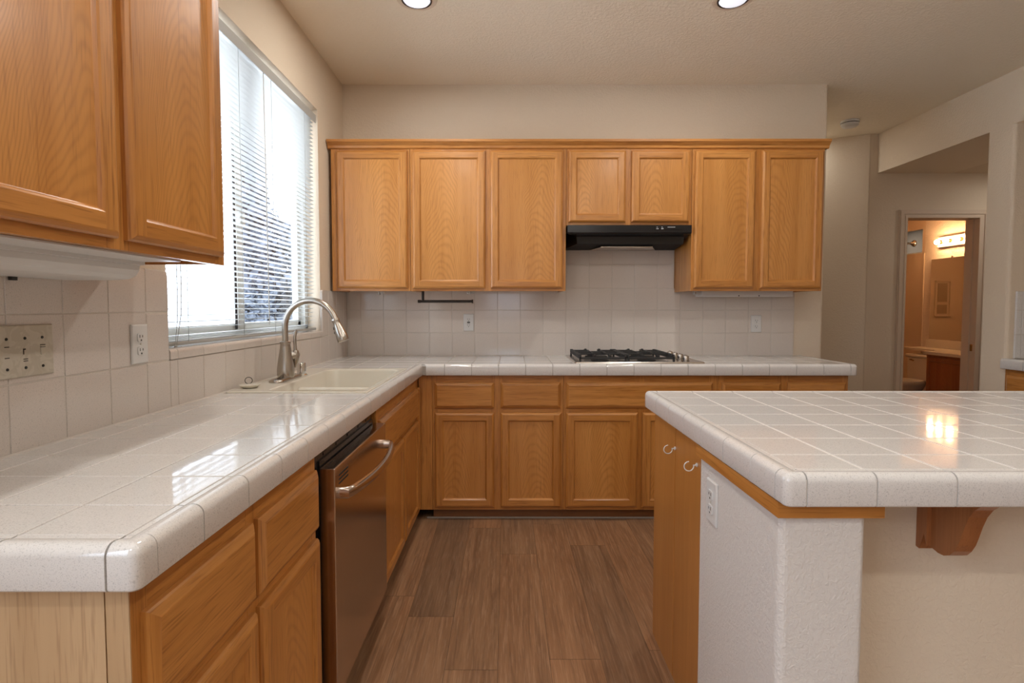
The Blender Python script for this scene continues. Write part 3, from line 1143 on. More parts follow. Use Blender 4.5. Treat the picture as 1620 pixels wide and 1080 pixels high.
drawer_front(c, mpD, 0.779, 1.112, 0.634, 0.797, skew=True)
drawer_front(c, mpD, 1.133, 1.482, 0.634, 0.797, skew=True)
panel_door(c, mpD, 0.779, 1.114, 0.09, 0.608, skew=True)
panel_door(c, mpD, 1.134, 1.482, 0.09, 0.608, skew=True)
b = MB()
bx(b, mpD, 0.778, 1.494, -0.08, -0.065, 0.0, 0.08)
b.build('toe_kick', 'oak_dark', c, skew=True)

c = empty('base_cabinet', (XB0, 2.68, 0.0), 'oak sink base cabinet below the sink, right of the dishwasher', 'cabinet', None)
b = MB()
bx(b, mpD, 2.192, 2.208, -LDp, -0.02, 0.08, BZ1)
bx(b, mpD, 3.17, 3.18, -LDp, -0.02, 0.08, BZ1)
bx(b, mpD, 2.208, 3.17, -LDp, -0.02, 0.08, 0.096)
b.build('body', 'oak_v', c, skew=True)
face_frame(c, mpD, 2.190, 3.181, 0.062, BZ1, [(2.190, 2.230), (2.655, 2.720), (3.085, 3.181)], [(0.062, 0.09), (0.588, 0.640), (0.775, BZ1)], skew=True)
drawer_front(c, mpD, 2.212, 3.100, 0.622, 0.783, skew=True, name='false_drawer_front')
panel_door(c, mpD, 2.212, 2.674, 0.072, 0.600, skew=True)
panel_door(c, mpD, 2.692, 3.100, 0.072, 0.600, skew=True)
b = MB()
rect_rings(b, mpD, 3.115, 3.168, 0.072, 0.783, [(0, 0), (0, 0.009), (0.008, 0.017), (0.010, 0.018)], 0, lambda q, k: 0)
b.build('corner_stile', 'oak_v', c, skew=True)
b = MB()
bx(b, mpD, 2.192, 3.19, -0.06, -0.045, 0.0, 0.062)
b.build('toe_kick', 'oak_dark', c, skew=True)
b = MB()
b.box(-0.51, -0.431, YB - 0.001, YB + 0.02, 0.058, BZ1, bev=0.001)
b.build('corner_filler', 'oak_v', c)

# ------------------------------------------------------------------ dishwasher
c = empty('dishwasher', (-0.52, 1.85, 0.0), 'stainless steel dishwasher under the left counter, with an arched bar handle', 'dishwasher')
DY0, DY1 = 1.543, 2.176
mpW = mp_left(-0.4925)
b = MB()
bx(b, mpW, DY0, DY1, -0.045, 0, 0.105, 0.782, bev=0.003)
b.build('door', 'steel', c, skew=True)
b = MB()
bx(b, mpW, DY0 + 0.012, DY1 - 0.012, -0.60, -0.047, 0.10, 0.800)
bx(b, mpW, DY0 - 0.045, DY0 + 0.012, -0.60, -0.052, 0.10, 0.842)
b.build('tub', 'black', c, skew=True)
b = MB()
bx(b, mpW, DY0 + 0.01, DY1 - 0.01, -0.06, -0.052, 0.782, 0.822)
for y in (1.60, 1.72, 1.84, 1.97, 2.08):
    bx(b, mpW, y, y + 0.03, -0.066, -0.050, 0.806, 0.815)
b.build('control_strip', 'black', c, skew=True)
b = MB()
for q in range(3):
    bx(b, mpW, DY0 + 0.035, DY0 + 0.125, -0.001, 0.0006, 0.750 - q * 0.012, 0.755 - q * 0.012)
b.build('vent', 'slot', c, skew=True)
b = MB()
bx(b, mpW, DY0 + 0.055, DY0 + 0.083, -0.035, -0.030, 0.7805, 0.7826)
b.build('indicator_slot', 'slot', c, skew=True)
b = MB()
pts = []
for k in range(21):
    t = k / 20
    y = DY0 + 0.030 + t * (DY1 - DY0 - 0.06)
    bow = 0.010 + 0.052 * math.sin(math.pi * (0.04 + 0.92 * t)) ** 0.55
    pts.append((-0.4925 + bow, y, 0.703))
pts = [(-0.497, pts[0][1] + 0.001, 0.703)] + pts + [(-0.497, pts[-1][1] - 0.001, 0.703)]
b.tube(pts, 0.016, 12, squash=(1.05, 0.62))
b.build('handle', 'steel', c, skew=True)
b = MB()
bx(b, mpW, DY0, DY1, -0.085, -0.07, 0.0, 0.10)
b.build('toe_kick', 'black', c, skew=True)

# ------------------------------------------------------------------ sink, faucet, small things round it
c = empty('double_bowl_sink', (-0.8, 2.5, 0.72), 'cream enamel double-bowl sink set in the left counter under the window', 'sink')
SX0, SX1 = -1.073, -0.5405
b = MB()
def rrect(x0, x1, y0, y1, r, z, k=6):
    pts = []
    for cx, cy, a0 in ((x1 - r, y1 - r, 0), (x0 + r, y1 - r, 1), (x0 + r, y0 + r, 2), (x1 - r, y0 + r, 3)):
        for q in range(k + 1):
            a = (a0 + q / k) * H
            pts.append((cx + r * math.cos(a), cy + r * math.sin(a), z))
    return pts
def loops(b, L, close_last=True, mi=0):
    R = [[b.bm.verts.new(p) for p in l] for l in L]
    for r0, r1 in zip(R, R[1:]):
        n = len(r0)
        for k in range(n):
            f = b.bm.faces.new((r0[k], r0[(k + 1) % n], r1[(k + 1) % n], r1[k]))
            f.smooth = True
            f.material_index = mi
    if close_last:
        b.bm.faces.new(R[-1])
    return R
bowls = ((-0.925, -0.572, 2.108, 2.418, 0.735), (-0.925, -0.572, 2.452, 2.850, 0.725))
x0, x1, y0, y1, zb = -0.925, -0.572, 2.108, 2.850, 0.725
L = [rrect(x0 - 0.010, x1 + 0.010, y0 - 0.010, y1 + 0.010, 0.060, ZT + 0.0045),
     rrect(x0 - 0.004, x1 + 0.004, y0 - 0.004, y1 + 0.004, 0.056, ZT + 0.002),
     rrect(x0, x1, y0, y1, 0.052, ZT - 0.008),
     rrect(x0 + 0.006, x1 - 0.006, y0 + 0.006, y1 - 0.006, 0.050, zb + 0.05),
     rrect(x0 + 0.020, x1 - 0.020, y0 + 0.020, y1 - 0.020, 0.045, zb + 0.010),
     rrect(x0 + 0.05, x1 - 0.05, y0 + 0.05, y1 - 0.05, 0.035, zb)]
rims = [loops(b, L)[0]]
# flat deck round both bowls with a raised, rounded rim
outer = [b.bm.verts.new(p) for p in rrect(SX0, SX1, SY0, SY1, 0.012, ZT + 0.0035)]
inner2 = [b.bm.verts.new(p) for p in rrect(SX0 + 0.006, SX1 - 0.004, SY0 + 0.006, SY1 - 0.006, 0.012, ZT + 0.0055)]
low = [b.bm.verts.new(p) for p in rrect(SX0, SX1, SY0, SY1, 0.012, ZT - 0.03)]
n = len(outer)
for k in range(n):
    b.bm.faces.new((low[k], low[(k + 1) % n], outer[(k + 1) % n], outer[k])).smooth = True
    b.bm.faces.new((outer[k], outer[(k + 1) % n], inner2[(k + 1) % n], inner2[k])).smooth = True
edges = []
for ring_ in [inner2] + rims:
    for k in range(len(ring_)):
        e = b.bm.edges.get((ring_[k], ring_[(k + 1) % len(ring_)])) or b.bm.edges.new((ring_[k], ring_[(k + 1) % len(ring_)]))
        edges.append(e)
bmesh.ops.triangle_fill(b.bm, use_beauty=True, use_dissolve=False, edges=edges)
b.build('basin', 'cream', c, skew=True)
b = MB()
pr = [(2.405, 0.724), (2.417, 0.760), (2.419, 0.872)] + [(2.435 - 0.016 * math.cos(t), 0.872 + 0.014 * math.sin(t)) for t in [math.pi * k / 8 for k in range(9)]] + [(2.451, 0.872), (2.453, 0.760), (2.465, 0.724)]
b.prism(pr, 'x', -0.924, -0.574, smooth=True)
b.build('divider', 'cream', c, skew=True)
for x0, x1, y0, y1, zb in bowls:
    b = MB()
    b.lathe([(0.005, zb - 0.002), (0.040, zb - 0.002), (0.045, zb + 0.003), (0.030, zb + 0.001), (0.028, zb - 0.001)], ((x0 + x1) / 2, (y0 + y1) / 2, 0))
    b.build('drain', 'chrome', c)

FX, FY = -0.985, 2.450
c = empty('kitchen_faucet', (FX, FY, ZT + 0.006), 'brushed nickel gooseneck pull-down faucet at the back of the sink', 'faucet')
Z0 = ZT + 0.006
b = MB()
L = []
for ins, z in ((0.0, Z0 - 0.001), (0.0, Z0 + 0.006), (0.004, Z0 + 0.011), (0.010, Z0 + 0.012)):
    L.append(rrect(FX - 0.032 + ins, FX + 0.032 - ins, FY - 0.128 + ins, FY + 0.128 - ins, 0.030 - ins * 0.5, z))
loops(b, L)
b.build('base_plate', 'nickel', c)
b = MB()
prof = [(0.034, Z0 + 0.010), (0.037, Z0 + 0.020), (0.0375, Z0 + 0.045), (0.034, Z0 + 0.075), (0.027, Z0 + 0.115), (0.0225, Z0 + 0.145), (0.0215, Z0 + 0.158), (0.0235, Z0 + 0.162), (0.0235, Z0 + 0.168), (0.018, Z0 + 0.171)]
b.lathe(prof, (FX, FY, 0), 28)
b.build('body', 'nickel', c)
b = MB()
R = 0.119
zc = 1.152
ang = math.radians(6)
ux, uy = math.cos(ang), -math.sin(ang)
pts = [(FX, FY, Z0 + 0.165), (FX, FY, zc - 0.03), (FX, FY, zc)]
for k in range(1, 19):
    a = math.pi - k / 18 * math.radians(163)
    pts.append((FX + ux * (R + R * math.cos(a)), FY + uy * (R + R * math.cos(a)), zc + R * math.sin(a)))
b.tube(pts, 0.0132, 16)
b.build('spout', 'nickel', c)
e0, e1 = Vector(pts[-2]), Vector(pts[-1])
d = (e1 - e0).normalized()
b = MB()
b.tube([e1 + d * s for s in (-0.004, 0.0, 0.006, 0.010, 0.028, 0.055, 0.078, 0.096, 0.101)], [0.0140, 0.0165, 0.0165, 0.0155, 0.0170, 0.0225, 0.0255, 0.0265, 0.0240], 18)
sh = b.build('spray_head', 'nickel', c)
b = MB()
side = Vector((-d.z, 0, d.x)).normalized()
if side.x > 0:
    side = -side
b.sphere(e1 + d * 0.034 + side * 0.0175, 0.006, 0.8, 0.9, 1.6)
b.sphere(e1 + d * 0.052 + side * 0.0205, 0.006, 0.8, 0.9, 1.6)
b.build('spray_button', 'slot', sh)
b = MB()
hx, hy = FX + 0.034, FY + 0.030
b.tube([(FX + 0.010, FY + 0.012, Z0 + 0.100), (hx, hy, Z0 + 0.106)], [0.020, 0.017], 16)
b.tube([(hx - 0.004, hy - 0.002, Z0 + 0.050), (hx, hy, Z0 + 0.080), (hx + 0.001, hy, Z0 + 0.108), (hx, hy, Z0 + 0.128)], [0.005, 0.012, 0.018, 0.011], 14)
b.tube([(hx, hy, Z0 + 0.112), (hx - 0.002, hy, Z0 + 0.150), (hx - 0.004, hy + 0.002, Z0 + 0.185), (hx, hy + 0.004, Z0 + 0.208), (hx + 0.004, hy + 0.006, Z0 + 0.218)], [0.011, 0.0085, 0.0085, 0.009, 0.006], 12, squash=(1, 0.8))
b.build('lever_handle', 'nickel', c)

c = empty('sink_air_gap', (-0.975, 2.612, ZT + 0.005), 'small chrome air gap cylinder on the sink deck right of the faucet', 'air gap')
b = MB()
b.lathe([(0.024, ZT + 0.003), (0.024, ZT + 0.010), (0.021, ZT + 0.012), (0.021, ZT + 0.060), (0.019, ZT + 0.064), (0.004, ZT + 0.066)], (-0.975, 2.612, 0))
b.build('cap', 'chrome', c)
b = MB()
b.lathe([(0.028, ZT + 0.0045), (0.028, ZT + 0.008), (0.025, ZT + 0.010), (0.022, ZT + 0.010)], (-0.975, 2.612, 0))
b.build('base_flange', 'chrome', c)
c = empty('sink_stopper', (-1.028, 2.195, ZT + 0.005), 'cream rubber sink stopper with a ring pull lying beside the faucet', 'stopper')
b = MB()
b.lathe([(0.010, ZT + 0.0045), (0.030, ZT + 0.006), (0.044, ZT + 0.015), (0.046, ZT + 0.019), (0.035, ZT + 0.021), (0.004, ZT + 0.022)], (-1.028, 2.195, 0), 24, sx=0.85)
b.build('plug', 'cream', c)
b = MB()
pts = [(-1.032 + 0.013 * math.sin(t), 2.195 + 0.004 * math.sin(t), ZT + 0.034 + 0.013 * math.cos(t)) for t in [2 * math.pi * k / 20 for k in range(21)]]
b.tube(pts, 0.0014, 8, caps=False)
b.build('ring_pull', 'bronze', c)

# ------------------------------------------------------------------ cooktop
CX0, CX1, CY0, CY1 = 0.398, 1.162, 3.207, 3.717
c = empty('gas_cooktop', (0.78, 3.46, ZT), 'stainless gas cooktop with black cast iron grates set in the back counter', 'cooktop')
b = MB()
L = []
for ins, z in ((0.0, ZT - 0.002), (0.0, ZT + 0.004), (0.004, ZT + 0.009), (0.014, ZT + 0.010), (0.030, ZT + 0.007)):
    L.append(rrect(CX0 + ins, CX1 - ins, CY0 + ins, CY1 - ins, 0.015, z))
loops(b, L)
b.build('tray', 'steel_l', c)
gx = [(0.428, 0.706), (0.712, 0.990)]
for x0, x1 in gx:
    xm = (x0 + x1) / 2
    for yc in (3.335, 3.590):
        b = MB()
        b.lathe([(0.055, ZT + 0.006), (0.055, ZT + 0.012), (0.040, ZT + 0.016), (0.038, ZT + 0.024), (0.044, ZT + 0.026), (0.044, ZT + 0.034), (0.036, ZT + 0.037), (0.004, ZT + 0.038)], (xm, yc, 0), 24)
        bo = b.build('burner', ['iron'], c)
    b = MB()
    r = 0.006
    zt, zl = ZT + 0.052, ZT + 0.030
    y0, y1 = 3.232, 3.690
    ym = (y0 + y1) / 2
    # low perimeter bar and feet
    for yy in (y0, y1):
        b.box(x0, x1, yy - r, yy + r, zl - r, zl + r, bev=0.002)
    for xx in (x0 + r, x1 - r):
        b.box(xx - r, xx + r, y0, y1, zl - r, zl + r, bev=0.002)
        for yy in (y0, y1):
            b.box(xx - r, xx + r, yy - r, yy + r, ZT + 0.006, zl + 0.014, bev=0.002)
        # toothed side rails
        k = 13
        for q in range(k):
            yy = y0 + 0.02 + q * (y1 - y0 - 0.04) / (k - 1)
            b.box(xx - r * 1.5, xx + r * 1.5, yy - 0.010, yy + 0.010, zl, zt - 0.001, bev=0.0025)
            b.box(xx - r * 1.1, xx + r * 1.1, yy - 0.019, yy + 0.019, zl, zt - 0.009, bev=0.002)
    b.box(x0, x1, ym - r, ym + r, zl, zt, bev=0.002)
    # fingers towards each burner
    for yc in (3.335, 3.590):
        for sx in (-1, 1):
            xa = x0 if sx < 0 else x1
            b.box(min(xa, xm + sx * 0.030), max(xa, xm + sx * 0.030), yc - r, yc + r, zt - 0.010, zt, bev=0.002)
        ya = y0 if yc < ym else y1
        s_ = -1 if yc < ym else 1
        for xx in (xm - 0.045, xm + 0.045):
            b.box(xx - r, xx + r, min(ya, yc + s_ * 0.045), max(ya, yc + s_ * 0.045), zl, zt - 0.004, bev=0.002)
            b.box(xx - r * 1.2, xx + r * 1.2, yc + s_ * 0.045 - 0.008, yc + s_ * 0.045 + 0.008, zt - 0.012, zt + 0.004, bev=0.002)
        for xx in (xm - 0.04, xm + 0.04):
            b.box(xx - r, xx + r, min(ym, yc - s_ * 0.035), max(ym, yc - s_ * 0.035), zt - 0.010, zt, bev=0.002)
    b.build('grate', 'iron', c)
for k in range(4):
    y = 3.275 + k * 0.105
    b = MB()
    b.lathe([(0.022, ZT + 0.008), (0.022, ZT + 0.013), (0.018, ZT + 0.015), (0.0185, ZT + 0.038), (0.016, ZT + 0.041), (0.003, ZT + 0.042)], (1.068, y, 0), 20)
    b.box(1.064, 1.072, y - 0.018, y + 0.018, ZT + 0.040, ZT + 0.046, bev=0.002)
    b.build('knob', 'nickel', c)

# ------------------------------------------------------------------ range hood
c = empty('range_hood', (0.75, 3.5, 1.62), 'glossy black under-cabinet range hood above the cooktop', 'range hood')
HX0, HX1 = 0.373, 1.133
b = MB()
secs = [(3.398, 1.744, 0), (3.398, 1.700, 0), (3.404, 1.692, 0.004), (3.455, 1.688, 0.05), (3.475, 1.684, 0.066), (3.478, 1.640, 0.070)]
Lr = [(b.bm.verts.new((HX0 + i, y, z)), b.bm.verts.new((HX1 - i * 0.35, y, z))) for y, z, i in secs]
for (p, q), (r_, s_) in zip(Lr, Lr[1:]):
    b.bm.faces.new((p, q, s_, r_))
bk = [(b.bm.verts.new((HX0, BY - 0.013, 1.744)), b.bm.verts.new((HX1, BY - 0.013, 1.744))), (b.bm.verts.new((HX0, BY - 0.013, 1.628)), b.bm.verts.new((HX1, BY - 0.013, 1.628)))]
b.bm.faces.new((Lr[0][0], Lr[0][1], bk[0][1], bk[0][0]))
b.bm.faces.new((Lr[-1][0], bk[1][0], bk[1][1], Lr[-1][1])).material_index = 1
b.bm.faces.new((bk[0][0], bk[0][1], bk[1][1], bk[1][0]))
for sd in (0, 1):
    b.bm.faces.new([l[sd] for l in Lr] + [bk[1][sd], bk[0][sd]])
b.build('shell', ['black', 'dark'], c)
b = MB()
b.box(0.905, 1.075, 3.3955, 3.399, 1.716, 1.736, bev=0.001)
b.build('control_panel', 'black', c)
for q, x in enumerate((0.915, 0.945)):
    b = MB()
    b.box(x, x + 0.014, 3.391, 3.397, 1.719, 1.724, bev=0.001)
    b.box(x + 0.002, x + 0.009, 3.394, 3.397, 1.730, 1.733)
    b.build('switch', 'print', c)
b = MB()
for q in range(9):
    b.box(0.985 + q * 0.0052, 0.985 + q * 0.0052 + 0.0036, 3.3945, 3.3958, 1.729, 1.7335)
b.build('name_badge', 'print', c)
b = MB()
fl = [(0.60, 3.53), (0.93, 3.53), (0.99, 3.70), (0.56, 3.70)]
b.prism(fl, 'z', 1.6235, 1.6285)
b.build('grease_filter', 'steel_l', c)

# ------------------------------------------------------------------ things under the back wall cabinets
c = empty('paper_towel_holder', (-0.55, 3.58, UZ0), 'black paper towel bar hanging under the back wall cabinets left of the hood', 'paper towel holder')
b = MB()
b.tube([(-0.555, 3.58, 1.281), (-0.222, 3.58, 1.281)], 0.0085, 14)
b.lathe([(0.012, -0.224), (0.012, -0.216), (0.003, -0.215)], (0, 3.58, 1.281), 16, axis='x')
b.lathe([(0.003, -0.575), (0.010, -0.574), (0.010, -0.555)], (0, 3.58, 1.281), 16, axis='x')
b.build('bar', 'bronze', c)
b = MB()
b.tube([(-0.541, 3.58, 1.281), (-0.541, 3.58, UZ0 + 0.012)], 0.0085, 14)
b.lathe([(0.022, UZ0 + 0.008), (0.022, UZ0 + 0.014)], (-0.541, 3.58, 0), 18)
b.build('arm', 'bronze', c)
for x, lab in ((-0.835, 'small clear plastic clip under the corner wall cabinet, left of the paper towel bar'), (-0.245, 'small clear plastic clip above the right end of the black paper towel bar'), (1.228, 'small pale clip under the right wall cabinet, at the left end of the white fixture')):
    c = empty('mounting_clip', (x, 3.6, UZ0 - 0.01), lab, 'clip', 'clips under the wall cabinets')
    b = MB()
    b.box(x - 0.012, x + 0.012, 3.585, 3.615, UZ0 - 0.018, UZ0 + 0.014, bev=0.003)
    if x < 1 :
        b.box(x + 0.012, x + 0.040, 3.59, 3.61, UZ0 - 0.010, UZ0 + 0.014, bev=0.003)
    b.build('bracket', plain('clear_plastic', (0.55, 0.53, 0.50), 0.12), c)
    b = MB()
    b.sphere((x - 0.004, 3.584, UZ0 - 0.008), 0.004)
    b.build('screw', 'chrome', c)
c = empty('under_cabinet_light', (1.56, 3.6, 1.32), 'slim white under-cabinet light fixture below the right wall cabinet', 'light fixture')
b = MB()
b.box(1.262, 1.852, 3.57, 3.70, 1.312, UZ0 + 0.014, bev=0.004)
b.build('housing', 'white', c)
for x in (1.50, 1.63):
    b = MB()
    b.sphere((x, 3.568, 1.317), 0.004)
    b.build('screw', 'slot', c)


# ------------------------------------------------------------------ outlets and switch plate
def outlet(mp, a, z, label, dark=False, mat='white'):
    """duplex outlet: plate 70 x 115 mm centred at (a, z)"""
    p0 = mp(a, 0, z)
    c = empty('wall_outlet', p0, label, 'outlet')
    b = MB()
    L = []
    for ins, d in ((0, 0.0), (0, 0.003), (0.002, 0.0055), (0.004, 0.006)):
        L.append([mp(x, d, y) for x, y in ((a - 0.035 + ins, z - 0.0575 + ins), (a + 0.035 - ins, z - 0.0575 + ins), (a + 0.035 - ins, z + 0.0575 - ins), (a - 0.035 + ins, z + 0.0575 - ins))])
    R = loops(b, L)
    for f in b.bm.faces:
        f.smooth = False
    b.build('plate', mat, c)
    for dz in (0.0195, -0.0195):
        b = MB()
        pts = []
        for k in range(20):
            t = 2 * math.pi * k / 20
            pts.append((a + max(-0.0145, min(0.0145, 0.0172 * math.cos(t))), z + dz + max(-0.0125, min(0.0125, 0.0172 * math.sin(t)))))
        A_ = [b.bm.verts.new(mp(x, 0.005, y)) for x, y in pts]
        B_ = [b.bm.verts.new(mp(x, 0.0085, y)) for x, y in pts]
        for k in range(20):
            b.bm.faces.new((A_[k], A_[(k + 1) % 20], B_[(k + 1) % 20], B_[k]))
        b.bm.faces.new(B_)
        sk = b.build('socket', mat, c)
        b = MB()
        for dx, hh in ((-0.0062, 0.0042), (0.0062, 0.0034)):
            bx(b, mp, a + dx - 0.0011, a + dx + 0.0011, 0.0083, 0.0090, z + dz + 0.003 - hh, z + dz + 0.003 + hh)
        bx(b, mp, a - 0.0024, a + 0.0024, 0.0083, 0.0090, z + dz - 0.0105, z + dz - 0.0060)
        b.build('slot', 'slot', sk)
    b = MB()
    if dark:
        bx(b, mp, a - 0.010, a + 0.010, 0.0055, 0.0092, z - 0.0050, z - 0.0006)
        bx(b, mp, a - 0.010, a + 0.010, 0.0055, 0.0092, z + 0.0012, z + 0.0056)
        b.build('test_button', 'slot', c)
    else:
        bx(b, mp, a - 0.002, a + 0.002, 0.0055, 0.0072, z - 0.002, z + 0.002)
        b.build('screw', 'ivory', c)
    return c


outlet(mp_back(TY - 0.001), -0.257, 1.140, 'white outlet with black test buttons on the back wall tiles left of the hood', dark=True)
outlet(mp_back(TY - 0.001), 1.697, 1.132, 'white duplex outlet on the back wall tiles right of the cooktop')
outlet(mp_left(TX + 0.001), 1.620, 1.132, 'white duplex outlet on the left wall tiles beside the window')

c = empty('switch_plate', (TX, 1.206, 1.141), 'ivory multi-gang switch plate smeared with dried paint on the left wall tiles', 'switch plate')
mpS = mp_left(TX + 0.0005)
b = MB()
L = []
for ins, d in ((0, 0.0), (0, 0.003), (0.002, 0.006), (0.004, 0.0065)):
    L.append([mpS(x, d, y) for x, y in ((1.103 + ins, 1.083 + ins), (1.309 - ins, 1.083 + ins), (1.309 - ins, 1.200 - ins), (1.103 + ins, 1.200 - ins))])
loops(b, L)
for f in b.bm.faces:
    f.smooth = False
kp = NT('ivory_smeared_paint')
v_ = kp.vec((1, 1, 1))
nz = kp.noise(v_, 26, 2, 0.5, 1.5)
kp.l(kp.mix(kp.ramp(nz, [(0.50, 0.0), (0.53, 1.0)]), (0.50, 0.45, 0.36), (0.55, 0.50, 0.41)), kp.b.inputs['Base Color'])
kp.b.inputs['Roughness'].default_value = 0.4
kp.bump(nz, 0.4, 0.003)
b.build('plate', kp.m, c)
for q, y in enumerate((1.2765, 1.2305, 1.1845, 1.1385)):
    b = MB()
    if q == 0:
        bx(b, mpS, y - 0.0055, y + 0.0055, 0.006, 0.0085, 1.130, 1.152, bev=0.001)
        b.build('toggle', 'ivory', c)
        for z in (1.147, 1.152):
            b = MB()
            bx(b, mpS, y - 0.006, y + 0.006, 0.006, 0.0088, z, z + 0.0015)
            b.build('slot', 'slot', c)
    else:
        for z in (1.118, 1.1225) if q == 1 else (1.128, 1.152):
            b = MB()
            bx(b, mpS, y - 0.005, y + 0.006, 0.006, 0.0072, z, z + 0.0018)
            b.build('slot', 'slot', c)
        if q == 1:
            b = MB()
            bx(b, mpS, y - 0.0055, y - 0.0035, 0.006, 0.0072, 1.134, 1.146)
            bx(b, mpS, y - 0.0055, y + 0.001, 0.006, 0.0072, 1.144, 1.147)
            b.build('slot', 'slot', c)
    for z in (1.104, 1.170):
        b = MB()
        b.lathe([(0.0035, 0.0), (0.003, 0.0015), (0.0008, 0.0018)], (TX + 0.0068, y, z), 12, axis='x')
        b.build('screw', 'slot', c)

# ------------------------------------------------------------------ ceiling things
def can_or_fill_lamp(parent, loc, watts=None):
    d = bpy.data.lights.new('can_or_fill_lamp', 'AREA')
    d.shape = 'DISK'
    d.size = 0.12
    d.energy = watts or CAN_FILL_W
    d.color = (1.0, 0.97, 0.92)
    o = bpy.data.objects.new('can_or_fill_lamp', d)
    COL.objects.link(o)
    if parent:
        o.parent = parent
        o.location = Vector(loc) - ORIG[parent]
    else:
        o.location = loc


CAN_FILL_W = 6.0
can_or_fill_lamp(None, (2.50, 4.95, CEIL - 0.004), 2.0)     # unseen lamps added to brighten the hall and passage
can_or_fill_lamp(None, (4.30, 4.25, 2.395), 2.5)
for x in (-0.435, 1.098):                 # unseen lamps without fittings, added for more downlight on the counters
    for y in (1.0, -0.8, -2.6):
        can_or_fill_lamp(None, (x, y, CEIL - 0.004))
for x, lab in ((-0.435, 'round recessed ceiling light over the left counter, cut by the top edge'), (1.098, 'round recessed ceiling light over the right side of the kitchen, cut by the top edge')):
    c = empty('recessed_light', (x, 2.743, CEIL), lab, 'ceiling light', 'recessed ceiling lights')
    b = MB()
    b.lathe([(0.072, CEIL - 0.003), (0.078, CEIL - 0.006), (0.098, CEIL - 0.003), (0.100, CEIL + 0.002), (0.072, CEIL + 0.002)], (x, 2.743, 0), 40)
    b.build('trim_ring', 'wall', c)
    b = MB()
    b.lathe([(0.066, CEIL - 0.004), (0.066, CEIL - 0.008), (0.073, CEIL - 0.009), (0.074, CEIL - 0.004)], (x, 2.743, 0), 40)
    b.build('inner_ring', 'bronze', c)
    b = MB()
    b.lathe([(0.067, CEIL - 0.004), (0.060, CEIL - 0.012), (0.035, CEIL - 0.018), (0.003, CEIL - 0.020)], (x, 2.743, 0), 40)
    b.build('lens', 'lens', c)
    can_or_fill_lamp(c, (x, 2.743, CEIL - 0.021))
c = empty('smoke_detector', (2.748, 4.49, CEIL), 'round white smoke detector on the hall ceiling', 'smoke detector')
b = MB()
b.lathe([(0.066, CEIL), (0.068, CEIL - 0.016), (0.064, CEIL - 0.018)], (2.748, 4.49, 0), 32)
b.build('base', 'white', c)
b = MB()
b.lathe([(0.058, CEIL - 0.018), (0.060, CEIL - 0.024)], (2.748, 4.49, 0), 32)
b.build('gap_ring', 'slot', c)
b = MB()
b.lathe([(0.062, CEIL - 0.022), (0.062, CEIL - 0.036), (0.052, CEIL - 0.046), (0.020, CEIL - 0.048), (0.003, CEIL - 0.048)], (2.748, 4.49, 0), 32)
b.build('cover', 'white', c)

# ------------------------------------------------------------------ island
IX0, IX1, IY0, IY1 = 0.540, 2.340, 1.053, 2.148
c = empty('island_countertop', (1.4, 1.6, 0.85), 'white tiled countertop of the island in the right foreground', 'countertop')
XI = [IX0 + 0.042, 0.718] + [0.718 + P * k for k in range(1, 11)] + [IX1 - 0.042]
YI = [IY0 + 0.042, 1.207] + [1.207 + P * k for k in range(1, 6)] + [IY1 - 0.042]
b = MB()
tiles(b, mpT, XI, YI, g=0.0046)
b.build('tile_surface', 'tile', c)
b = MB()
b.box(IX0 + 0.036, IX1 - 0.036, IY0 + 0.036, IY1 - 0.036, ZT - 0.055, ZT - 0.0014)
b.build('grout_bed', 'grout_w', c)
b = MB()
for x0, x1 in zip(XI, XI[1:]):
    trim_run(b, (0, IY0), (1, 0), (0, 1), x0 + G2, x1 - G2)
    trim_run(b, (0, IY1), (1, 0), (0, -1), x0 + G2, x1 - G2)
for y0, y1 in zip(YI, YI[1:]):
    trim_run(b, (IX0, 0), (0, 1), (1, 0), y0 + G2, y1 - G2)
    trim_run(b, (IX1, 0), (0, 1), (-1, 0), y0 + G2, y1 - G2)
for cx, cy, ex, ey in ((IX0, IY0, 1, 1), (IX0, IY1, 1, -1), (IX1, IY0, -1, 1), (IX1, IY1, -1, -1)):
    trim_corner(b, (cx, cy), (ex, 0), (0, ey), 0.042 - G2)
b.build('edge_trim', 'tile', c)
b = MB()
for x0, x1, y0, y1 in ((IX0 + 0.012, IX1 - 0.012, IY0 + 0.003, IY0 + 0.04), (IX0 + 0.012, IX1 - 0.012, IY1 - 0.04, IY1 - 0.003), (IX0 + 0.003, IX0 + 0.04, IY0 + 0.012, IY1 - 0.012), (IX1 - 0.04, IX1 - 0.003, IY0 + 0.012, IY1 - 0.012)):
    b.box(x0, x1, y0, y1, ZT - 0.060, ZT - 0.010)
b.build('edge_grout', 'grout_s', c)

PX0 = 0.556
b = MB()
def post_edges(e):
    return abs(e.verts[0].co.z - e.verts[1].co.z) > 0.5 and all(v.co.y < 1.2 for v in e.verts)
b.box(PX0, 0.732, 1.10, 1.556, 0, 0.850, bev=0.016, seg=5, edges=post_edges)
struct(b, 'wall_island_post', 'post')
b = MB()
b.box(0.732, IX1 - 0.06, 1.311, 1.43, 0, 0.850)
struct(b, 'wall_island', 'wall')
c = empty('island_cabinet', (0.56, 1.8, 0.0), 'oak base cabinet of the island behind the plaster post', 'cabinet')
b = MB()
b.box(0.558, 0.575, 1.558, 1.800, 0.0, 0.850)
b.build('end_panel', 'oak_island', c, origin='c')
b = MB()
b.box(0.5575, 0.575, 1.803, 2.050, 0.0, 0.850)
b.build('end_panel', 'oak_island', c, origin='c')
b = MB()
b.box(0.575, 0.740, 1.562, 2.055, 0.09, 0.848)
b.box(0.740, IX1 - 0.08, 1.44, 2.055, 0.09, 0.848)
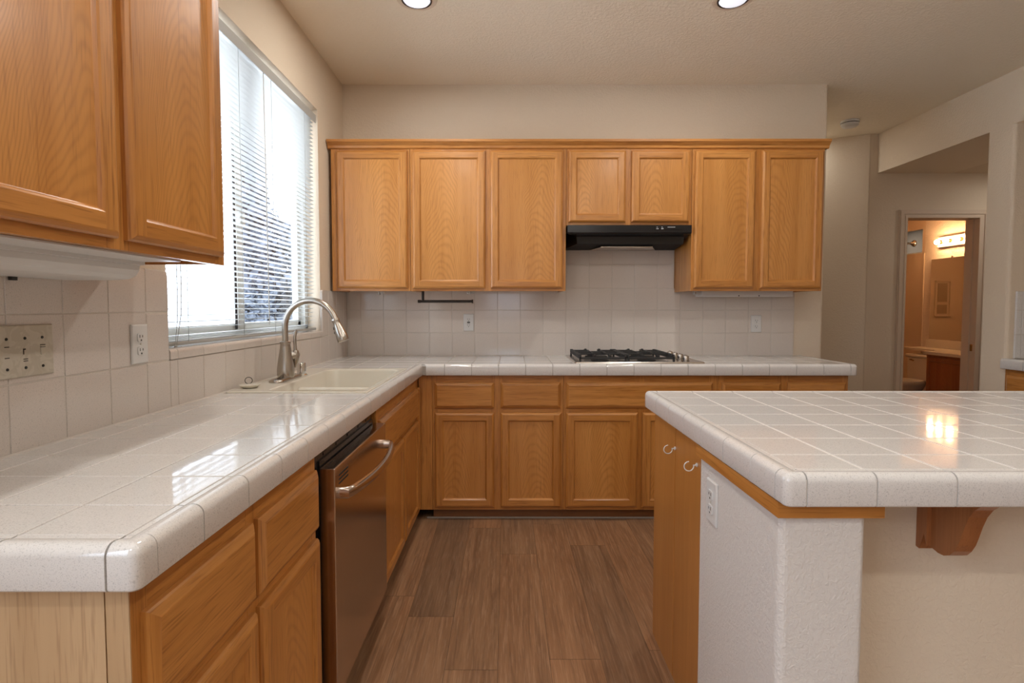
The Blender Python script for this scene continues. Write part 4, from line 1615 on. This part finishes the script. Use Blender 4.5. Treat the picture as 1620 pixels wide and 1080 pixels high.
b.box(0.740, IX1 - 0.08, 1.44, 1.99, 0.0, 0.09)
b.box(0.575, 0.740, 1.562, 1.99, 0.0, 0.09)
b.build('body', 'oak_v', c)
mpI = lambda a, d, z: (a, 2.055 + d, z)
for k in range(3):
    a0 = 0.62 + k * 0.545
    panel_door(c, mpI, a0, a0 + 0.50, 0.10, 0.64)
    drawer_front(c, mpI, a0, a0 + 0.50, 0.67, 0.81)
b = MB()
b.prism([(0.543, 1.562), (0.543, 1.085), (0.756, 1.085), (0.756, 1.099), (0.556, 1.099), (0.556, 1.562)], 'z', 0.818, 0.8505)
struct(b, 'trim_3', 'oak_h')
# corbel
c = empty('corbel', (1.02, 1.31, 0.75), 'brown oak scroll corbel under the island overhang', 'corbel')
cs = [(1.310, 0.850), (1.310, 0.672)]
for k in range(9):
    a = math.pi * (1.0 + k / 8 * 0.55)
    cs.append((1.262 + 0.040 * -math.cos(a) * -1 * -1 if False else 1.255 - 0.040 * math.cos(math.pi - a) * 1.0, 0.700 + 0.034 * math.sin(a)))
cs = [(1.310, 0.850), (1.310, 0.684), (1.296, 0.676), (1.280, 0.677), (1.268, 0.674), (1.255, 0.671), (1.238, 0.672), (1.222, 0.680), (1.210, 0.694), (1.200, 0.712), (1.192, 0.735), (1.184, 0.760), (1.174, 0.785), (1.160, 0.806), (1.142, 0.822), (1.120, 0.832), (1.096, 0.838), (1.096, 0.850)]
b = MB()
b.prism(cs, 'x', 1.000, 1.040)
b.build('scroll', 'oak_corbel', c)
b = MB()
b.prism([(1.3105, 0.850), (1.3105, 0.664), (1.300, 0.662), (1.286, 0.703), (1.278, 0.678), (1.278, 0.850)], 'x', 0.990, 1.050)
b.build('back_plate', 'oak_corbel', c)
outlet(mp_right(PX0 - 0.0005), 1.462, 0.7165, 'white duplex outlet on the plaster post under the island counter')
for y, z, lab in ((1.800, 0.776, 'white cup hook on the oak island end panel, the one farther from the post'), (1.592, 0.780, 'white cup hook on the oak island end panel, the one beside the plaster post')):
    c = empty('cup_hook', (0.557, y, z), lab, 'hook', 'cup hooks on the island')
    b = MB()
    x0 = 0.557
    pts = [(x0, y, z), (x0 - 0.006, y, z), (x0 - 0.010, y + 0.000, z - 0.002)]
    for k in range(13):
        a = math.radians(20 - k / 12 * 290)
        pts.append((x0 - 0.024 + 0.014 * math.cos(a), y, z - 0.004 + 0.014 * math.sin(a)))
    b.tube(pts, 0.0016, 8)
    b.build('wire', 'white', c)
    b = MB()
    b.lathe([(0.006, -0.003), (0.006, 0.0), (0.002, 0.0005)], (x0, y, z), 12, axis='x')
    b.build('collar', 'white', c)

# ------------------------------------------------------------------ counter niche in the right wall
NX = 3.205
c = empty('niche_countertop', (3.5, 2.4, 0.86), 'short white tiled countertop in the niche of the right wall', 'countertop')
b = MB()
ys = [1.302] + [3.528 - P * k for k in range(13, 0, -1)] + [3.528]
for y0, y1 in zip(ys, ys[1:]):
    trim_run(b, (3.165, 0), (0, 1), (1, 0), y0 + G2, y1 - G2)
b.build('edge_trim', 'tile', c)
b = MB()
tiles(b, mpT, [3.207, 3.362, 3.517, 3.672, 3.848], ys)
b.build('tile_surface', 'tile', c)
b = MB()
b.box(3.19, 3.849, 1.302, 3.528, ZT - 0.055, ZT - 0.003)
b.build('grout_bed', 'grout_g', c)
c = empty('tile_backsplash', (3.5, 3.52, ZT), 'white tile splash on the side wall of the right-hand niche', 'backsplash')
b = MB()
tiles(b, lambda a, q, d: (a, 3.529 - d, q), [3.245, 3.283, 3.438, 3.593, 3.748, 3.848], [ZT + 0.003, ZT + P, ZT + 2 * P, 1.345], t=0.012, ch=0.002)
b.build('wall_tile', 'tile', c)
b = MB()
b.box(3.248, 3.849, 3.520, 3.5295, ZT + 0.002, 1.340)
b.build('grout_bed', 'grout_s', c)
c = empty('base_cabinet', (3.2, 2.9, 0.0), 'oak base cabinet under the tiled niche counter at the right edge', 'cabinet', None)
mpN = mp_right(3.198)
carcass(c, mpN, 2.75, 3.525, 0.08, BZ1, 0.62, top=False)
face_frame(c, mpN, 2.75, 3.525, 0.08, BZ1, [(2.75, 2.79), (3.11, 3.17), (3.485, 3.525)], [(0.08, 0.11), (0.62, 0.67), (0.80, BZ1)])
for a0, a1 in ((2.775, 3.125), (3.155, 3.505)):
    drawer_front(c, mpN, a0, a1, 0.655, 0.812)
    panel_door(c, mpN, a0, a1, 0.10, 0.63)
b = MB()
bx(b, mpN, 2.75, 3.525, -0.09, -0.07, 0, 0.08)
b.build('toe_kick', 'oak_dark', c)

# ------------------------------------------------------------------ bathroom things
VZ = 0.76
c = empty('vanity_cabinet', (4.65, 5.6, 0.0), 'red-brown oak vanity cabinet in the lit bathroom', 'cabinet')
mpV = mp_right(4.665)
carcass(c, mpV, 5.06, 6.11, 0.0, VZ - 0.032, 0.50, mats=('oak_red', 'dark'), top=False)
face_frame(c, mpV, 5.06, 6.11, 0.0, VZ - 0.032, [(5.06, 5.10), (5.48, 5.53), (6.07, 6.11)], [(0.0, 0.10), (0.655, VZ - 0.032)], mats=('oak_red', 'oak_red'))
panel_door(c, mpV, 5.53, 6.09, 0.08, 0.703, mats=('oak_red', 'oak_red', 'oak_red'))
panel_door(c, mpV, 5.08, 5.49, 0.08, 0.703, mats=('oak_red', 'oak_red', 'oak_red'))
c = empty('bathroom_countertop', (4.9, 5.7, VZ), 'cream cultured marble vanity countertop reaching over the toilet tank', 'countertop')
b = MB()
pl = [(5.168, 4.96), (4.625, 4.96), (4.625, 6.10), (4.645, 6.14), (4.70, 6.17), (4.78, 6.19), (4.86, 6.24), (4.90, 6.32), (4.915, 6.84), (5.168, 6.84)]
b.prism(pl, 'z', VZ - 0.030, VZ)
b.build('slab', 'marble', c)
b = MB()
b.box(5.148, 5.168, 4.96, 6.76, VZ, VZ + 0.098, bev=0.004)
b.build('backsplash_lip', 'marble', c)
c = empty('wall_mirror', (5.165, 5.98, 0.87), 'large frameless mirror above the bathroom vanity', 'mirror')
b = MB()
b.box(5.160, 5.168, 5.20, 6.735, VZ + 0.102, 1.825)
b.build('glass', 'mirror', c)
for y in (5.65, 6.42):
    b = MB()
    b.box(5.154, 5.168, y - 0.012, y + 0.012, 1.812, 1.842, bev=0.003)
    b.build('mirror_clip', 'chrome', c)
c = empty('vanity_light', (5.13, 6.25, 2.02), 'chrome vanity light bar with glowing round bulbs above the bathroom mirror', 'light fixture')
b = MB()
b.box(5.135, 5.168, 5.86, 6.62, 1.955, 2.075, bev=0.004)
b.build('back_plate', 'plate_chrome', c)
for y in (5.95, 6.11, 6.27, 6.43, 6.56):
    b = MB()
    b.lathe([(0.022, 5.136), (0.022, 5.120), (0.016, 5.108)], (0, y, 2.015), 16, axis='x')
    s_ = b.build('socket', 'brass', c)
    b = MB()
    b.sphere((5.080, y, 2.015), 0.027)
    b.build('bulb', 'bulb', c)
c = empty('toilet', (4.8, 6.35, 0.0), 'cream toilet beyond the vanity in the bathroom', 'toilet')
b = MB()
b.box(4.845, 5.10, 6.17, 6.66, 0.36, 0.655, bev=0.02, seg=3)
b.build('tank', 'porc', c)
b = MB()
b.box(4.83, 5.11, 6.155, 6.675, 0.655, 0.690, bev=0.012, seg=3)
b.build('tank_lid', 'porc', c)
b = MB()
b.tube([(4.845, 6.58, 0.625), (4.825, 6.58, 0.625), (4.822, 6.52, 0.618)], 0.008, 8)
b.build('flush_lever', 'brass', c)
b = MB()
L = [[(4.60 + 0.10 * kx * math.cos(t), 6.41 + 0.10 * ky * math.sin(t), z) for t in [2 * math.pi * k / 24 for k in range(24)]] for z, kx, ky in ((0.0, 1.9, 1.0), (0.12, 1.7, 0.95), (0.25, 2.1, 1.35), (0.345, 2.6, 1.75), (0.36, 2.6, 1.75))]
loops(b, L)
b.build('bowl', 'porc', c)
b = MB()
L = [[(4.60 + 0.10 * kx * math.cos(t), 6.41 + 0.10 * ky * math.sin(t), z) for t in [2 * math.pi * k / 24 for k in range(24)]] for z, kx, ky in ((0.362, 2.6, 1.8), (0.385, 2.62, 1.82), (0.405, 2.5, 1.74), (0.41, 2.2, 1.5))]
loops(b, L)
b.build('seat_lid', 'porc', c)
c = empty('shower_curtain_rod', (4.3, 7.04, 2.05), 'metal shower curtain rod with a round end flange in the bathroom', 'curtain rod')
b = MB()
b.tube([(3.322, 7.04, 2.055), (5.168, 7.04, 2.055)], 0.013, 12)
b.build('rod', 'nickel', c)
b = MB()
b.lathe([(0.042, 5.169), (0.042, 5.158), (0.028, 5.142), (0.016, 5.12)], (0, 7.04, 2.055), 20, axis='x')
b.build('flange', 'nickel', c)

# ------------------------------------------------------------------ outside the window
b = MB()
b.box(-30, -1.3, -8, 40, -0.45, -0.25)
struct(b, 'ground', 'concrete')
rnd = random.Random(3)


def tree(name, label, cx, cy, h, w, n, base=0.0, group=None):
    c = empty(name, (cx, cy, -0.25), label, 'tree', group)
    b = MB()
    b.tube([(cx, cy, -0.25), (cx + 0.05, cy, h * 0.4), (cx, cy + 0.05, h * 0.8)], [0.12, 0.09, 0.03], 8)
    b.build('trunk', 'bark', c)
    b = MB()
    for _ in range(n):
        while True:
            x, y, z = rnd.uniform(-1, 1), rnd.uniform(-1, 1), rnd.uniform(-1, 1)
            if x * x + y * y + z * z < 1:
                break
        p = Vector((cx + x * w, cy + y * w, base + (h - base) * (0.5 + 0.5 * z)))
        s = rnd.uniform(0.08, 0.16)
        u = Vector((rnd.uniform(-1, 1), rnd.uniform(-1, 1), rnd.uniform(-1, 1))).normalized()
        v = u.cross(Vector((rnd.uniform(-1, 1), rnd.uniform(-1, 1), rnd.uniform(-1, 1)))).normalized()
        b.face([p - u * s, p + v * s * 0.6, p + u * s, p - v * s * 0.6])
    b.build('foliage', 'leaf', c)
    return c


tree('leafy_tree', 'dark leafy tree outside the window, seen through the lower right of the blind', -5.35, 12.9, 3.5, 0.62, 1500, -0.1)
tree('cypress_tree', 'tall slim dark tree outside the window just right of the sash stile', -5.15, 11.2, 6.4, 0.28, 4000, 0.0)
